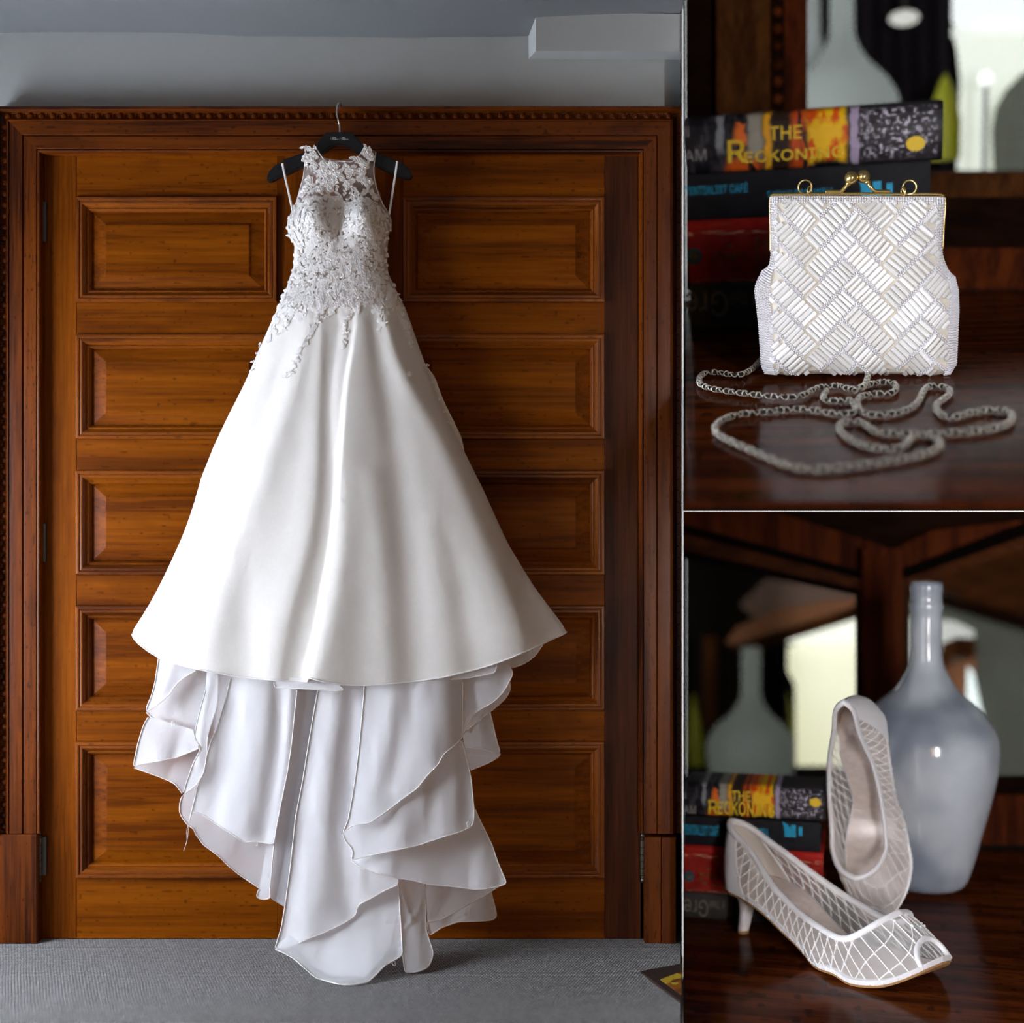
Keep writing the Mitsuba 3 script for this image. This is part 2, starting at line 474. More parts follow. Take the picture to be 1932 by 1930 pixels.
# hinges
def make_hinge(x, y0, y1, label):
    key = thing('door_hinge', label, 'hinge')
    d = CW + .016
    zb, ztp, r, xc = PZ(y1, d), PZ(y0, d), 5.0 * CP, PX(x, d)
    kn = 5
    for k in range(kn):
        a = zb + (ztp - zb) * k / kn
        b = zb + (ztp - zb) * (k + 1) / kn
        m = lathe([(0, a + .0005), (.85 * r, a + .0005), (r, a + .0015), (r, b - .0015), (.85 * r, b - .0005), (0, b - .0005)], 20)
        m.apply_translation([xc, d, 0])
        add('knuckle', m, 'black_iron', key)
    for s, z in ((1, ztp), (-1, zb)):
        p = [(0, 0), (.9 * r, .1 * r), (.95 * r, .5 * r), (.55 * r, .9 * r), (.9 * r, 1.5 * r), (.95 * r, 1.9 * r), (.6 * r, 2.5 * r), (0, 2.7 * r)]
        m = lathe([(a, z + s * b) for a, b in p], 20)
        m.apply_translation([xc, d, 0])
        add('finial', m, 'black_iron', key, smooth=50)
    add('leaf', box(xc - r * .3, xc + 2.4 * r, d + .6 * r, DW + .02, zb, ztp), 'black_iron', key)


for x, y0, y1, s in ((74, 380, 455, 'upper hinge on the left edge of the door'), (73, 988, 1060, 'middle hinge on the left edge of the door, catching the light'), (74, 1580, 1652, 'lower left hinge beside the plinth block'),
                     (1213, 380, 453, 'upper hinge on the shaded right edge of the door'), (1213, 985, 1062, 'middle hinge on the shaded right edge of the door'), (1213, 1585, 1652, 'lower right hinge above the carpet')):
    make_hinge(x, y0, y1, 'dark iron barrel ' + s)

# left wall with its window and an added tall one; rear wall further below
struct('wall_left'); struct('wall_rear'); struct('window_1', 'daylit window in the left wall'); struct('window_2', 'unseen tall window added in the left wall to light the right side')
WX = -2.45
wy0, wy1, wz0, wz1 = 2.60, 3.75, .26, 1.84
zz = 2.85
fy0, fy1, fz0, fz1 = .45, 1.05, .15, 2.45            # an added tall window that lights the purse and shoes
add('wall_left', cat([box(WX - .1, WX, -.66, fy0, 0, zz), box(WX - .1, WX, fy1, wy0, 0, zz), box(WX - .1, WX, fy0, fy1, 0, fz0), box(WX - .1, WX, fy0, fy1, fz1, zz), box(WX - .1, WX, wy1, 4.3, 0, zz), box(WX - .1, WX, wy0, wy1, 0, wz0), box(WX - .1, WX, wy0, wy1, wz1, zz)]), 'room_paint', smooth=False)
# an unseen cross wall, added to keep the tall window's light off the door
struct('added_wall_cross')
add('added_wall_cross', box(WX, -1.15, 2.14, 2.24, 0, 2.74), 'room_paint', smooth=False)


def window(key, origin, e1, e2, w, h, nx, nz, radiance, n):
    """frame, glazing bars and panes; e1 along the sill, e2 up, n into the room"""
    e1, e2, n, o = map(lambda q: np.asarray(q, float), (e1, e2, n, origin))

    def bx(a0, a1, b0, b1, t0, t1):
        m = box(a0, a1, t0, t1, b0, b1)
        v = m.vertices
        m2 = trimesh.Trimesh(o + v[:, :1] * e1 + v[:, 2:3] * e2 + v[:, 1:2] * n, m.faces, process=False)
        if np.linalg.det(np.stack([e1, n, e2])) < 0:
            m2.invert()
        return m2
    t = .05
    add('frame', cat([bx(0, w, 0, t, -.06, .02), bx(0, w, h - t, h, -.06, .02), bx(0, t, t, h - t, -.06, .02), bx(w - t, w, t, h - t, -.06, .02)]), 'window_paint', key, smooth=False)
    for i in range(1, nx):
        add('glazing_bar', bx(w * i / nx - .015, w * i / nx + .015, t, h - t, -.04, 0), 'window_paint', key, smooth=False)
    for i in range(1, nz):
        add('glazing_bar', bx(t, w - t, h * i / nz - .015, h * i / nz + .015, -.04, 0), 'window_paint', key, smooth=False)
    for i in range(nx):
        for j in range(nz):
            a0, a1, b0, b1 = w * i / nx, w * (i + 1) / nx, h * j / nz, h * (j + 1) / nz
            c = [o + a0 * e1 + b0 * e2 - .05 * n, o + a1 * e1 + b0 * e2 - .05 * n, o + a1 * e1 + b1 * e2 - .05 * n, o + a0 * e1 + b1 * e2 - .05 * n]
            f = np.array([[0, 1, 2], [0, 2, 3]])
            if np.cross(e1, e2) @ n < 0:
                f = f[:, ::-1]
            add('pane', (np.array(c), f), 'dark_gap', key, smooth=False)
            k = [q for q in scene if q.startswith(key + '__pane')][-1]
            scene[k]['emitter'] = {'type': 'area', 'radiance': rgb(radiance)}


window('window_1', [WX, wy1, wz0], [0, -1, 0], [0, 0, 1], wy1 - wy0, wz1 - wz0, 2, 1, WIN_LEFT, [1, 0, 0])
window('window_2', [WX, fy1, fz0], [0, -1, 0], [0, 0, 1], fy1 - fy0, fz1 - fz0, 1, 3, ADDED_TALL, [1, 0, 0])
struct('window_6', 'unseen tall window added in a bay behind the viewer on the right')
window('window_6', [1.22, -1.98, .1], [1, 0, 0], [0, 0, 1], .55, 2.3, 1, 3, ADDED_BAY, [0, 1, 0])  # added to send frontal light into the right side
# unseen rear wall, shaped so the added bay window does not light the door
add('wall_rear', cat([box(WX, 1.30, -.66, -.55, -2.6, 5.3), box(1.03, 1.13, -2.08, -.66, -2.6, 5.3), box(1.78, 3.7, -2.08, -1.98, -2.6, 5.3), box(1.13, 1.78, -2.08, -1.98, -2.6, .1), box(1.13, 1.78, -2.08, -1.98, 2.4, 5.3)]), 'room_paint', smooth=False)

# ------------------------------------------------------------------ the dress on its hanger
mat('skirt_satin', mikit.proc(lambda p, n, uv: mi.Color3f(0.83, 0.81, 0.77) * (0.97 + 0.05 * noise(p.x * 900, p.z * 300))), 0.6, 0.15)
mat('lace_white', (0.92, 0.915, 0.90), 0.6, 0.2)
mat('lining_ivory', (.70, .69, .66), .7, .2)
mat('cord_white', (0.86, 0.86, 0.86), 0.55, 0.3)
ORG = {'type': 'principledthin', 'base_color': rgb((0.95, 0.96, 0.985)), 'roughness': 0.7, 'diff_trans': 0.55, 'spec_trans': 0.0, 'eta': 1.2}
scene['organza'] = {'type': 'mask', 'opacity': 0.95, 'bsdf': ORG}
scene['sheer_organza'] = {'type': 'mask', 'opacity': 0.68, 'bsdf': ORG}
scene['tulle'] = {'type': 'mask', 'opacity': 0.20, 'bsdf': {'type': 'twosided', 'bsdf': {'type': 'diffuse', 'reflectance': rgb((0.80, 0.80, 0.80))}}}
mat('hanger_black', (0.007, 0.007, 0.008), 0.38, 0.4)
mat('chrome', (0.75, 0.75, 0.76), 0.14, metal=1.0)
mat('crystal', (0.92, 0.93, 0.95), 0.06, 0.9, clearcoat=1.0)
mat('print_white', (0.8, 0.8, 0.8), 0.6, 0.2)

DKEY = thing('wedding_dress', 'white wedding dress with lace bodice, full satin skirt and layered train, before the door', 'dress')


def seg_dist(p, line):
    """distance to a polyline, side (+ right of travel) and position 0..1 along it"""
    line = np.asarray(line, float)
    best = np.full(len(p), 1e9)
    side, par = np.zeros(len(p)), np.zeros(len(p))
    L = np.r_[0, np.cumsum(np.linalg.norm(np.diff(line, axis=0), axis=1))]
    for k in range(len(line) - 1):
        a, d = line[k], line[k + 1] - line[k]
        t = np.clip(((p - a) @ d) / (d @ d), 0, 1)
        q = p - a - t[:, None] * d
        r = np.hypot(q[:, 0], q[:, 1])
        on = r < best
        best[on] = r[on]
        side[on] = np.sign(d[0] * q[on, 1] - d[1] * q[on, 0])
        par[on] = (L[k] + t[on] * (L[k + 1] - L[k])) / L[-1]
    return best, side, par


def folds(p, ridges):
    """sum of soft ridges in metres towards the viewer: (line, amplitude at both ends, width on the left at both ends, width on the right)"""
    out = np.zeros(len(p))
    for line, a, wl, wr in ridges:
        line = spline(line, 24) if len(line) > 2 else np.asarray(line, float)
        d, s, t = seg_dist(p, line)
        # travelling down the picture, side < 0 is the viewer's right
        wL, wR = wl[0] + (wl[1] - wl[0]) * t, wr[0] + (wr[1] - wr[0]) * t
        w = np.where(s > 0, wL, wR)
        out += (a[0] + (a[1] - a[0]) * t) * np.exp(-(d / w) ** 2)
    return out


def triangulated(poly, step, smooth=1.2):
    """(points, triangles, dense outline) of a polygon in the picture's pixels"""
    from scipy.spatial import Delaunay
    from scipy.ndimage import gaussian_filter1d
    p = np.asarray(poly, float)
    per = np.vstack([p, p[:1]])
    n = max(24, int(np.linalg.norm(np.diff(per, axis=0), axis=1).sum() / (step * .8)))
    out = polyl(per, n + 1)[:-1]
    if smooth:
        out = gaussian_filter1d(out, smooth, axis=0, mode='wrap')
    pg = sg.Polygon(out).buffer(0)
    if pg.geom_type != 'Polygon':
        pg = max(pg.geoms, key=lambda g: g.area)
    x0, y0, x1, y1 = pg.bounds
    gx, gy = np.meshgrid(np.arange(x0, x1, step), np.arange(y0, y1, step * .87))
    gx = gx + (np.arange(gx.shape[0]) % 2)[:, None] * step * .5
    g = np.stack([gx.ravel(), gy.ravel()], 1)
    inner = pg.buffer(-step * .55)
    g = g[shapely.contains_xy(inner, g[:, 0], g[:, 1])] if not inner.is_empty else g[:0]
    pts = np.vstack([out, g])
    tri = Delaunay(pts).simplices
    c = pts[tri].mean(1)
    tri = tri[shapely.contains_xy(pg.buffer(.3), c[:, 0], c[:, 1])]
    a = pts[tri]
    ar = (a[:, 1, 0] - a[:, 0, 0]) * (a[:, 2, 1] - a[:, 0, 1]) - (a[:, 1, 1] - a[:, 0, 1]) * (a[:, 2, 0] - a[:, 0, 0])
    tri = np.where((ar > 0)[:, None], tri[:, ::-1], tri)[np.abs(ar) > 1e-3]
    return pts, tri, out


def lift(p, depth):
    p = np.asarray(p, float)
    return np.stack([(p[:, 0] - CX) / F * depth, depth, ZC + (CY - p[:, 1]) / F * depth], 1)


FLOOR_D = lambda y: np.where(y > CY + 50, ZC * F / np.maximum(y - CY, 50) - .012, 99)
_seed = [0]


def cloth(name, free, hidden, depth, bsdf='organza', ridges=(), step=5.0, wave=.0045, hem=1.15, label=None, smooth=1.2):
    """a hanging sheet: outline = free edge (hemmed) then the hidden edge; depth: number, (top, bottom) or a function of the points"""
    _seed[0] += 1
    sd = _seed[0]
    ridges = [(l_, (a_[0] * .5, a_[1] * .5), wl_, wr_) for l_, a_, wl_, wr_ in ridges]
    pts, tri, out = triangulated(list(free) + list(hidden), step, smooth)

    def D(p):
        if callable(depth):
            d = depth(p)
        elif isinstance(depth, tuple):
            y0, y1 = pts[:, 1].min(), pts[:, 1].max()
            d = depth[0] + (depth[1] - depth[0]) * ((p[:, 1] - y0) / (y1 - y0)) ** 1.5
        else:
            d = np.full(len(p), float(depth))
        q = np.stack([p[:, 0] / 34, p[:, 1] / 150, np.full(len(p), sd * 7.3)], 1)
        d = d - wave * 2 * (meshkit.fbm(q, 2, sd) - .5) - wave * 1.2 * (meshkit.fbm(np.stack([p[:, 0] / 90, p[:, 1] / 110, np.full(len(p), sd * 3.1)], 1), 2, sd + 40) - .5)
        return np.minimum(d - folds(p, ridges), FLOOR_D(p[:, 1]))
    m = trimesh.Trimesh(lift(pts, D(pts)), tri, process=False)
    k = add(name, m, bsdf, DKEY, smooth=True, label=label)
    if hem:
        line = np.asarray(free, float)
        n = max(8, int(np.linalg.norm(np.diff(line, axis=0), axis=1).sum() / 4))
        line = polyl(line, n)
        from scipy.ndimage import gaussian_filter1d
        line = gaussian_filter1d(line, 1.2, axis=0, mode='nearest')
        L = lift(line, D(line) - .001)
        add('hem', tube(L, hem * 4.0 / F, 6), 'cord_white', k, smooth=True)
    return k


# hanger ---------------------------------------------------------
zA = lambda *q: [(480 + x / 4.825, 180 + y / 4.825) for x, y in q]
HD = 4.055
hg = thing('clothes_hanger', 'black moulded clothes hanger with a chrome hook holding the dress', 'hanger')
half_l = zA((775, 340), (655, 343), (610, 400), (560, 460), (470, 520), (370, 556), (268, 590), (266, 622), (240, 614), (190, 645), (145, 690), (120, 745), (118, 775), (135, 788), (165, 785), (250, 742), (340, 705), (470, 640), (590, 560), (690, 485), (735, 465), (775, 458))
half_r = zA((775, 458), (825, 465), (880, 490), (985, 565), (1100, 640), (1220, 700), (1300, 735), (1380, 765), (1425, 762), (1440, 735), (1425, 700), (1390, 655), (1340, 615), (1312, 600), (1310, 622), (1284, 592), (1180, 556), (1095, 520), (1000, 465), (945, 400), (895, 345))
pl = [(PX(x, HD), PZ(y, HD)) for x, y in half_l + half_r]
hm = prism(pl, HD - .012, HD + .012, .004)
add('body', hm, 'hanger_black', hg, smooth=False)
hk = spline(np.array([px(*zA((777, 345))[0], HD), px(*zA((777, 300))[0], HD), px(*zA((772, 262))[0], HD), px(*zA((762, 225))[0], HD - .004), px(*zA((751, 180))[0], HD - .004), px(*zA((749, 130))[0], HD), px(*zA((755, 90))[0], HD + .01), px(*zA((772, 70))[0], HD + .028), px(*zA((788, 84))[0], HD + .047), px(*zA((794, 105))[0], HD + .058)]), 60)
add('hook', tube(hk, 1.7 * HD / F, 10), 'chrome', hg, smooth=True)
p0, p1 = zA((697, 413), (857, 413))
add('lettering', text_at(WORLD, 'i do... i do...', PX(p0[0], HD), PX(p1[0], HD), PZ(p0[1], HD), 26 / 4.825 * HD / F, HD - .012, depth=.0015), 'print_white', hg, smooth=False, label='small white lettering i do... i do...')

# bodice and skirt share one shape --------------------------------
SL = zA((345, 1050), (318, 1095), (303, 1130), (297, 1185), (303, 1245), (322, 1305), (352, 1340), (364, 1365), (360, 1440), (356, 1520), (350, 1600), (325, 1640)) + [(540, 545), (530, 567), (520, 590), (508, 616), (497, 640), (488, 660), (480, 680), (463, 720), (447, 752), (430, 785), (404, 840), (380, 900), (363, 960), (345, 1010), (330, 1043), (318, 1070), (304, 1098), (290, 1125), (276, 1150), (263, 1170), (252, 1187), (249, 1196)]
SR = zA((1228, 1080), (1250, 1130), (1250, 1200), (1222, 1262), (1216, 1340), (1209, 1420), (1206, 1490), (1215, 1600), (1232, 1650)) + [(748, 548), (757, 566), (766, 585), (776, 612), (785, 640), (800, 680), (812, 712), (826, 752), (845, 790), (862, 825), (880, 860), (910, 920), (935, 975), (958, 1025), (985, 1070), (1010, 1110), (1040, 1150), (1060, 1176), (1069, 1192)]
SLa, SRa = np.array(SL), np.array(SR)
left_at = lambda y: np.interp(y, SLa[:, 1], SLa[:, 0])
right_at = lambda y: np.interp(y, SRa[:, 1], SRa[:, 0])
g2 = lambda p, x, y, sx, sy: np.exp(-((p[:, 0] - x) / sx) ** 2 - ((p[:, 1] - y) / sy) ** 2)
SKIRT_RIDGES = [
    # the sharp overlapping pleat right of the middle: steep on its left, soft on its right
    ([(676, 545), (668, 640), (655, 720), (646, 820), (638, 920), (628, 1020), (612, 1120), (598, 1200), (580, 1290)], (.006, .05), (2.5, 4), (34, 85)),
    ([(640, 610), (622, 760), (626, 920), (616, 1080), (560, 1290)], (-.008, -.026), (16, 50), (10, 20)),
    ([(583, 600), (565, 690), (536, 780), (500, 880), (455, 1000), (405, 1130), (370, 1255)], (.010, .034), (16, 55), (13, 60)),
    ([(540, 640), (505, 760), (440, 900), (380, 1040), (318, 1220)], (-.004, -.014), (14, 40), (14, 40)),
    ([(606, 560), (603, 700), (598, 850), (585, 1000), (545, 1150), (520, 1280)], (.006, .016), (10, 42), (8, 24)),
    ([(700, 580), (716, 680), (738, 800), (760, 950), (772, 1100), (780, 1285)], (-.008, -.024), (12, 45), (14, 55)),
    ([(728, 590), (748, 670), (780, 735), (822, 800), (866, 880), (920, 1000), (985, 1215)], (.011, .032), (14, 60), (10, 34)),
    ([(752, 590), (795, 700), (850, 800), (930, 980), (1030, 1180)], (-.006, -.014), (7, 25), (10, 30)),
    ([(700, 900), (720, 1040), (740, 1290)], (.006, .014), (24, 40), (24, 40)),
    ([(840, 1000), (870, 1120), (895, 1265)], (-.004, -.016), (20, 36), (20, 36)),
    ([(470, 1000), (462, 1120), (470, 1280)], (-.004, -.016), (24, 44), (24, 44)),
]


SKIRT_RIDGES = [(l_, (a_[0] * .62, a_[1] * (.75 if i_ == 0 else .52)), wl_, wr_) for i_, (l_, a_, wl_, wr_) in enumerate(SKIRT_RIDGES)]


def dress_depth(p):
    p = np.asarray(p, float)
    x, y = p[:, 0], p[:, 1]
    l, r = left_at(y), right_at(y)
    s = np.clip((2 * x - l - r) / np.maximum(r - l, 1), -1, 1)
    t = np.clip((y - 560) / 700, 0, 1)
    bulge = np.where(y < 560, .058, .058 + .045 * t)
    edge = 4.085 - .01 * t
    d = edge - bulge * np.maximum(1 - np.abs(s) ** 2.6, 0) ** .62
    d = d - .055 * g2(p, 594, 408, 27, 36) - .055 * g2(p, 687, 408, 27, 36) + .016 * g2(p, 641, 420, 13, 30)
    sk = np.clip((y - 545) / 60, 0, 1)
    return d - sk * folds(p, SKIRT_RIDGES)


HEM = [(249, 1196), (252, 1204), (262, 1215), (280, 1229), (300, 1241), (325, 1250), (352, 1258), (400, 1268), (450, 1277), (500, 1282), (545, 1285), (580, 1286), (583, 1279), (612, 1287), (650, 1292), (690, 1293), (740, 1290), (790, 1285), (835, 1278), (880, 1268), (920, 1257), (960, 1243), (1000, 1226), (1040, 1207), (1064, 1196), (1069, 1192)]
neck_under = zA((345, 1050), (372, 1000), (420, 960), (500, 935), (590, 940), (650, 985), (690, 1050), (725, 1130), (760, 1180), (800, 1130), (850, 1050), (895, 990), (970, 955), (1060, 960), (1130, 1000), (1180, 1055), (1228, 1080))
yW = 552
i_l, i_r = [k for k, q in enumerate(SL) if q[1] <= yW + 1], [k for k, q in enumerate(SR) if q[1] <= yW + 1]
bod = neck_under + [SR[k] for k in i_r][1:] + [(757, 566), (700, 575), (640, 578), (580, 575), (530, 567)] + [SL[k] for k in i_l][::-1][:-1]
pts, tri, out = triangulated(bod, 3.5, .8)
d0 = dress_depth(pts) - .001
rough = .010 * (meshkit.fbm(np.stack([pts[:, 0] / 9, pts[:, 1] / 9, 0 * pts[:, 0]], 1), 3, 5) - .5)
add('bodice', trimesh.Trimesh(lift(pts, d0 - rough), tri, process=False), 'lining_ivory', DKEY, smooth=True, label='opaque white bodice under raised lace')
sk_out = [(551, 530)] + [q for q in SL if q[1] > 540] + HEM[1:-1] + [q for q in SR if q[1] > 545][::-1] + [(732, 530), (640, 534)]
pts, tri, out = triangulated(sk_out, 4.5, .6)
add('skirt', trimesh.Trimesh(lift(pts, dress_depth(pts) - .002 * (meshkit.fbm(np.stack([pts[:, 0] / 60, pts[:, 1] / 120, 0 * pts[:, 0]], 1), 2, 9) - .5)), tri, process=False), 'skirt_satin', DKEY, smooth=True, label='full ivory satin skirt with soft folds')
hl = polyl(HEM, 300)
add('hem', tube(lift(hl, dress_depth(hl) - .001), 1.5 * 4 / F, 6), 'cord_white', DKEY + '__skirt', smooth=True)
# its back half, behind
bk = [(SL[k][0] + 3, SL[k][1]) for k in range(len(SL))] + [(300, 1232), (500, 1255), (800, 1255), (1000, 1215)] + [(SR[k][0] + (9 if 690 < SR[k][1] < 830 else -2), SR[k][1]) for k in range(len(SR))][::-1]
pts, tri, out = triangulated(bk, 12, .5)
add('skirt_back', trimesh.Trimesh(lift(pts, np.full(len(pts), 4.105)), tri, process=False), 'skirt_satin', DKEY, smooth=True)

# sheer yoke, front and back ---------------------------------------
yoke = zA((555, 468), (600, 540), (645, 592), (700, 608), (780, 600), (860, 606), (905, 592), (960, 540), (1003, 466), (1050, 480), (1110, 512), (1095, 590), (1088, 680), (1095, 770), (1130, 900), (1165, 985), (1190, 1040), (1232, 1085), (1240, 1130), (1000, 1200), (760, 1240), (500, 1200), (300, 1130), (345, 1045), (380, 980), (402, 900), (425, 820), (440, 760), (452, 690), (460, 600), (465, 510), (510, 480))
yl = np.array([q for q in yoke])


def yoke_depth(p):
    x, y = p[:, 0], p[:, 1]
    s = np.clip((x - 641) / 75, -1.2, 1.2)
    t = np.clip((y - 275) / 110, 0, 1)
    return (4.030 - .012 * (1 - np.abs(s) ** 2)) * (1 - t) + (dress_depth(p) - .004) * t


pts, tri, out = triangulated(yoke, 5, .6)
add('yoke', trimesh.Trimesh(lift(pts, yoke_depth(pts)), tri, process=False), 'tulle', DKEY, smooth=True, label='sheer tulle yoke')
back = zA((470, 515), (560, 500), (640, 570), (780, 590), (920, 570), (1000, 500), (1100, 515), (1100, 760), (1180, 1010), (1230, 1100), (760, 1180), (320, 1110), (400, 900), (455, 680))
pts, tri, out = triangulated(back, 8, .6)
add('yoke_back', trimesh.Trimesh(lift(pts, np.full(len(pts), 4.088)), tri, process=False), 'tulle', DKEY, smooth=True)
for e in (zA((465, 512), (460, 600), (452, 690), (440, 760), (402, 900), (380, 980), (345, 1048)), zA((1108, 512), (1095, 590), (1088, 680), (1095, 770), (1130, 900), (1180, 1010), (1230, 1083)), zA((555, 470), (600, 540), (645, 592), (700, 608), (780, 600), (860, 606), (905, 592), (960, 540), (1003, 466))):
    e = spline(e, 60)
    add('binding', tube(lift(e, yoke_depth(e) - .001), 1.1 * 4 / F, 6), 'cord_white', DKEY, smooth=True)
# hanging loops
for a, b in ((zA((255, 622))[0], zA((348, 1060))[0]), (zA((1299, 603))[0], zA((1228, 1085))[0])):
    q = np.array([px(a[0], a[1] - 1, HD - .021), px(*a, HD - .021), px(.5 * a[0] + .5 * b[0], .5 * a[1] + .5 * b[1], HD - .022), px(*b, 4.034)])
    add('hanging_loop', tube(spline(q, 20), 2.1 * 4 / F, 8, up=[0, 1, 0], flat=.25), 'cord_white', DKEY, smooth=30, label='narrow white hanging loop')

# lace ---------------------------------------------------------------
def petal(length, width, cup, n=6, m=4):
    u, v = np.meshgrid(np.linspace(0, 1, n), np.linspace(-1, 1, m), indexing='ij')
    w = width * np.sin(np.pi * np.clip(u, 0.02, 1) ** .75) ** .8
    x = v * w
    z = length * u
    y = -cup * (np.sin(u * 2.6) * .9 + .5 * np.abs(v) ** 2 * np.sin(np.pi * u))
    return grid(np.stack([x, y, z], -1))


def petal_edge(length, width, cup):
    u = np.linspace(0, 1, 7)
    w = width * np.sin(np.pi * np.clip(u, 0.02, 1) ** .75) ** .8
    y = -cup * (np.sin(u * 2.6) * .9 + .5 * np.sin(np.pi * u)) - .04
    a = np.stack([w, y, length * u], 1)
    b = np.stack([-w, y, length * u], 1)[::-1]
    return tube(np.vstack([a, b[1:]]), .085, 4, caps=False)


def spin(m, a, tilt=0.0):
    R = trimesh.transformations.rotation_matrix(a, [0, 1, 0]) @ trimesh.transformations.rotation_matrix(tilt, [1, 0, 0])
    m = m.copy()
    m.apply_transform(R)
    return m


def flower(n_out, n_in, r):
    out = []
    for k in range(n_out):
        a = 2 * math.pi * (k + r.uniform(-.15, .15)) / n_out
        L = r.uniform(.85, 1.05)
        out += [spin(petal(L, .40, .09), a), spin(petal_edge(L, .40, .09), a)]
    for k in range(n_in):
        a = 2 * math.pi * (k + .4 + r.uniform(-.15, .15)) / n_in
        m, e = spin(petal(.55, .28, .13), a), spin(petal_edge(.55, .28, .13), a)
        for q in (m, e):
            q.apply_translation([0, -.10, 0])
        out += [m, e]
    out.append(ball(.13, 1, (0, -.25, 0)))
    return cat(out)


def sprig(n, r):
    t = np.linspace(0, 1, 10)
    bend = r.uniform(-.5, .5)
    P = np.stack([bend * t * t, -.06 * np.sin(np.pi * t) - .05, 2.0 * t - 1.0], 1)
    out = [tube(P, .06, 5)]
    for k in range(n):
        i = 1 + int(8 * k / n)
        s = 1 if k % 2 else -1
        a = s * r.uniform(.6, 1.1)
        for q in (petal(.75, .2, .14), petal_edge(.75, .2, .14)):
            q = spin(q, a)
            q.apply_translation(P[i])
            out.append(q)
    for q in (petal(.8, .22, .12), petal_edge(.8, .22, .12)):
        q.apply_translation(P[-1])
        out.append(q)
    return cat(out)


rr = random.Random(3)
FLOWER_M = [flower(a, b, rr) for a, b in ((5, 4), (6, 5), (5, 3), (7, 5))]
FLOWERS = [mikit.ply(m, 'lace_white', smooth=True) for m in FLOWER_M]
SPRIG_M = [sprig(n, rr) for n in (5, 6, 4)]
SPRIGS = [mikit.ply(m, 'lace_white', smooth=True) for m in SPRIG_M]
SPRAYS = []                       # what is past the limit of single motifs


def surf_mat(x, y, size, rot, depth_fn, off, flat=.75):
    """a lace motif of size pixels lying on the dress at the pixel (x, y)"""
    e = 4.0
    q = np.array([(x, y), (x + e, y), (x - e, y), (x, y + e), (x, y - e)], float)
    W = lift(q, depth_fn(q))
    tx, tz = W[1] - W[2], W[4] - W[3]
    n = np.cross(tx, tz)
    n /= np.linalg.norm(n)
    if n[1] > 0:
        n = -n
    n = n * .75 + np.array([0, -1, 0]) * .25
    n /= np.linalg.norm(n)
    ez = np.array([0, 0, 1.0]) - n[2] * n
    ez /= np.linalg.norm(ez)
    ex = np.cross(ez, n) * -1
    ex = np.cross(-n, ez)
    if ex[0] < 0:
        ex = -ex
    c, s = math.cos(rot), math.sin(rot)
    s_ = size * 4.0 / F
    A = np.eye(4)
    A[:3, :3] = np.stack([(c * ex - s * ez), -n * flat, (s * ex + c * ez)], 1) * s_
    A[:3, 3] = W[0] + n * off
    return A


counts = {'flower': 0, 'leaf': 0}
CAP = {'flower': 190, 'leaf': 190}
placed_pts = []


def lace_item(kind, x, y, size, fn, off=.004, rot=None, flat=.75):
    lib = FLOWERS if kind == 'flower' else SPRIGS
    i = rr.randrange(len(lib))
    A = surf_mat(x, y, size, rr.uniform(0, 6.28) if rot is None else rot, fn, off, flat)
    if counts[kind] >= CAP[kind]:
        m = (FLOWER_M if kind == 'flower' else SPRIG_M)[i].copy()
        m.apply_transform(A)
        SPRAYS.append(m)
        return
    scene[numbered(f'{DKEY}__lace_{kind}')] = placed(lib[i], A)
    counts[kind] += 1


def poisson(poly, r, tries, sizes):
    pg = sg.Polygon(poly).buffer(0)
    x0, y0, x1, y1 = pg.bounds
    out = []
    for _ in range(tries):
        x, y = rr.uniform(x0, x1), rr.uniform(y0, y1)
        if pg.contains(sg.Point(x, y)) and all((x - a) ** 2 + (y - b) ** 2 > r * r for a, b in out):
            out.append((x, y))
    return out


ybod = sg.Polygon(bod).buffer(0)
for x, y in poisson(list(ybod.exterior.coords), 6.9, 12000, None):
    s_ = (2 * x - left_at(y) - right_at(y)) / (right_at(y) - left_at(y))
    if abs(s_) > .975:
        continue
    k_ = 1 - .35 * max(0, abs(s_) - .6) / .4
    if rr.random() < .55 and True:
        lace_item('flower', x, y, k_ * rr.uniform(5.5, 9.0), dress_depth, .006)
    else:
        lace_item('leaf', x, y, k_ * rr.uniform(5.0, 7.5), dress_depth, .005)
CAP = {'flower': 298, 'leaf': 298}
# the yoke: thick at the shoulders and along the neck, then sparse over the sheer middle
for q in zA((515, 540), (500, 650), (560, 690), (590, 730), (640, 690), (690, 700), (760, 720), (860, 720), (900, 780), (870, 840), (930, 700), (1000, 780), (500, 770), (520, 830), (600, 860), (640, 930), (680, 930), (760, 960), (850, 960), (900, 930), (1000, 900), (1040, 800), (740, 800), (700, 780), (820, 1000), (495, 490), (540, 500), (480, 575), (530, 610), (560, 640), (1040, 500), (1020, 530), (1060, 560), (990, 620), (960, 600), (905, 650), (880, 690), (660, 650), (700, 640), (740, 640), (610, 700), (650, 740), (720, 700), (790, 690), (820, 650), (600, 780), (570, 820), (690, 850), (540, 880), (470, 850), (440, 900), (500, 960), (800, 760), (850, 810), (830, 890), (900, 860), (940, 900), (780, 930), (720, 960), (800, 990), (760, 1050), (830, 1040), (980, 700), (1010, 640), (560, 560), (620, 630), (740, 1000), (690, 990), (660, 1010), (700, 1060), (720, 1110), (770, 1120), (810, 1100), (840, 1030), (760, 1160), (730, 1150), (800, 1150), (680, 1030), (860, 1000), (1060, 880), (1100, 930), (960, 760), (660, 800), (720, 770)):
    lace_item('flower' if rr.random() < .55 else 'leaf', q[0] + rr.uniform(-1, 1), q[1] + rr.uniform(-1, 1), rr.uniform(6.5, 11), yoke_depth, .003)
# tendrils down over the skirt
STEMS = []


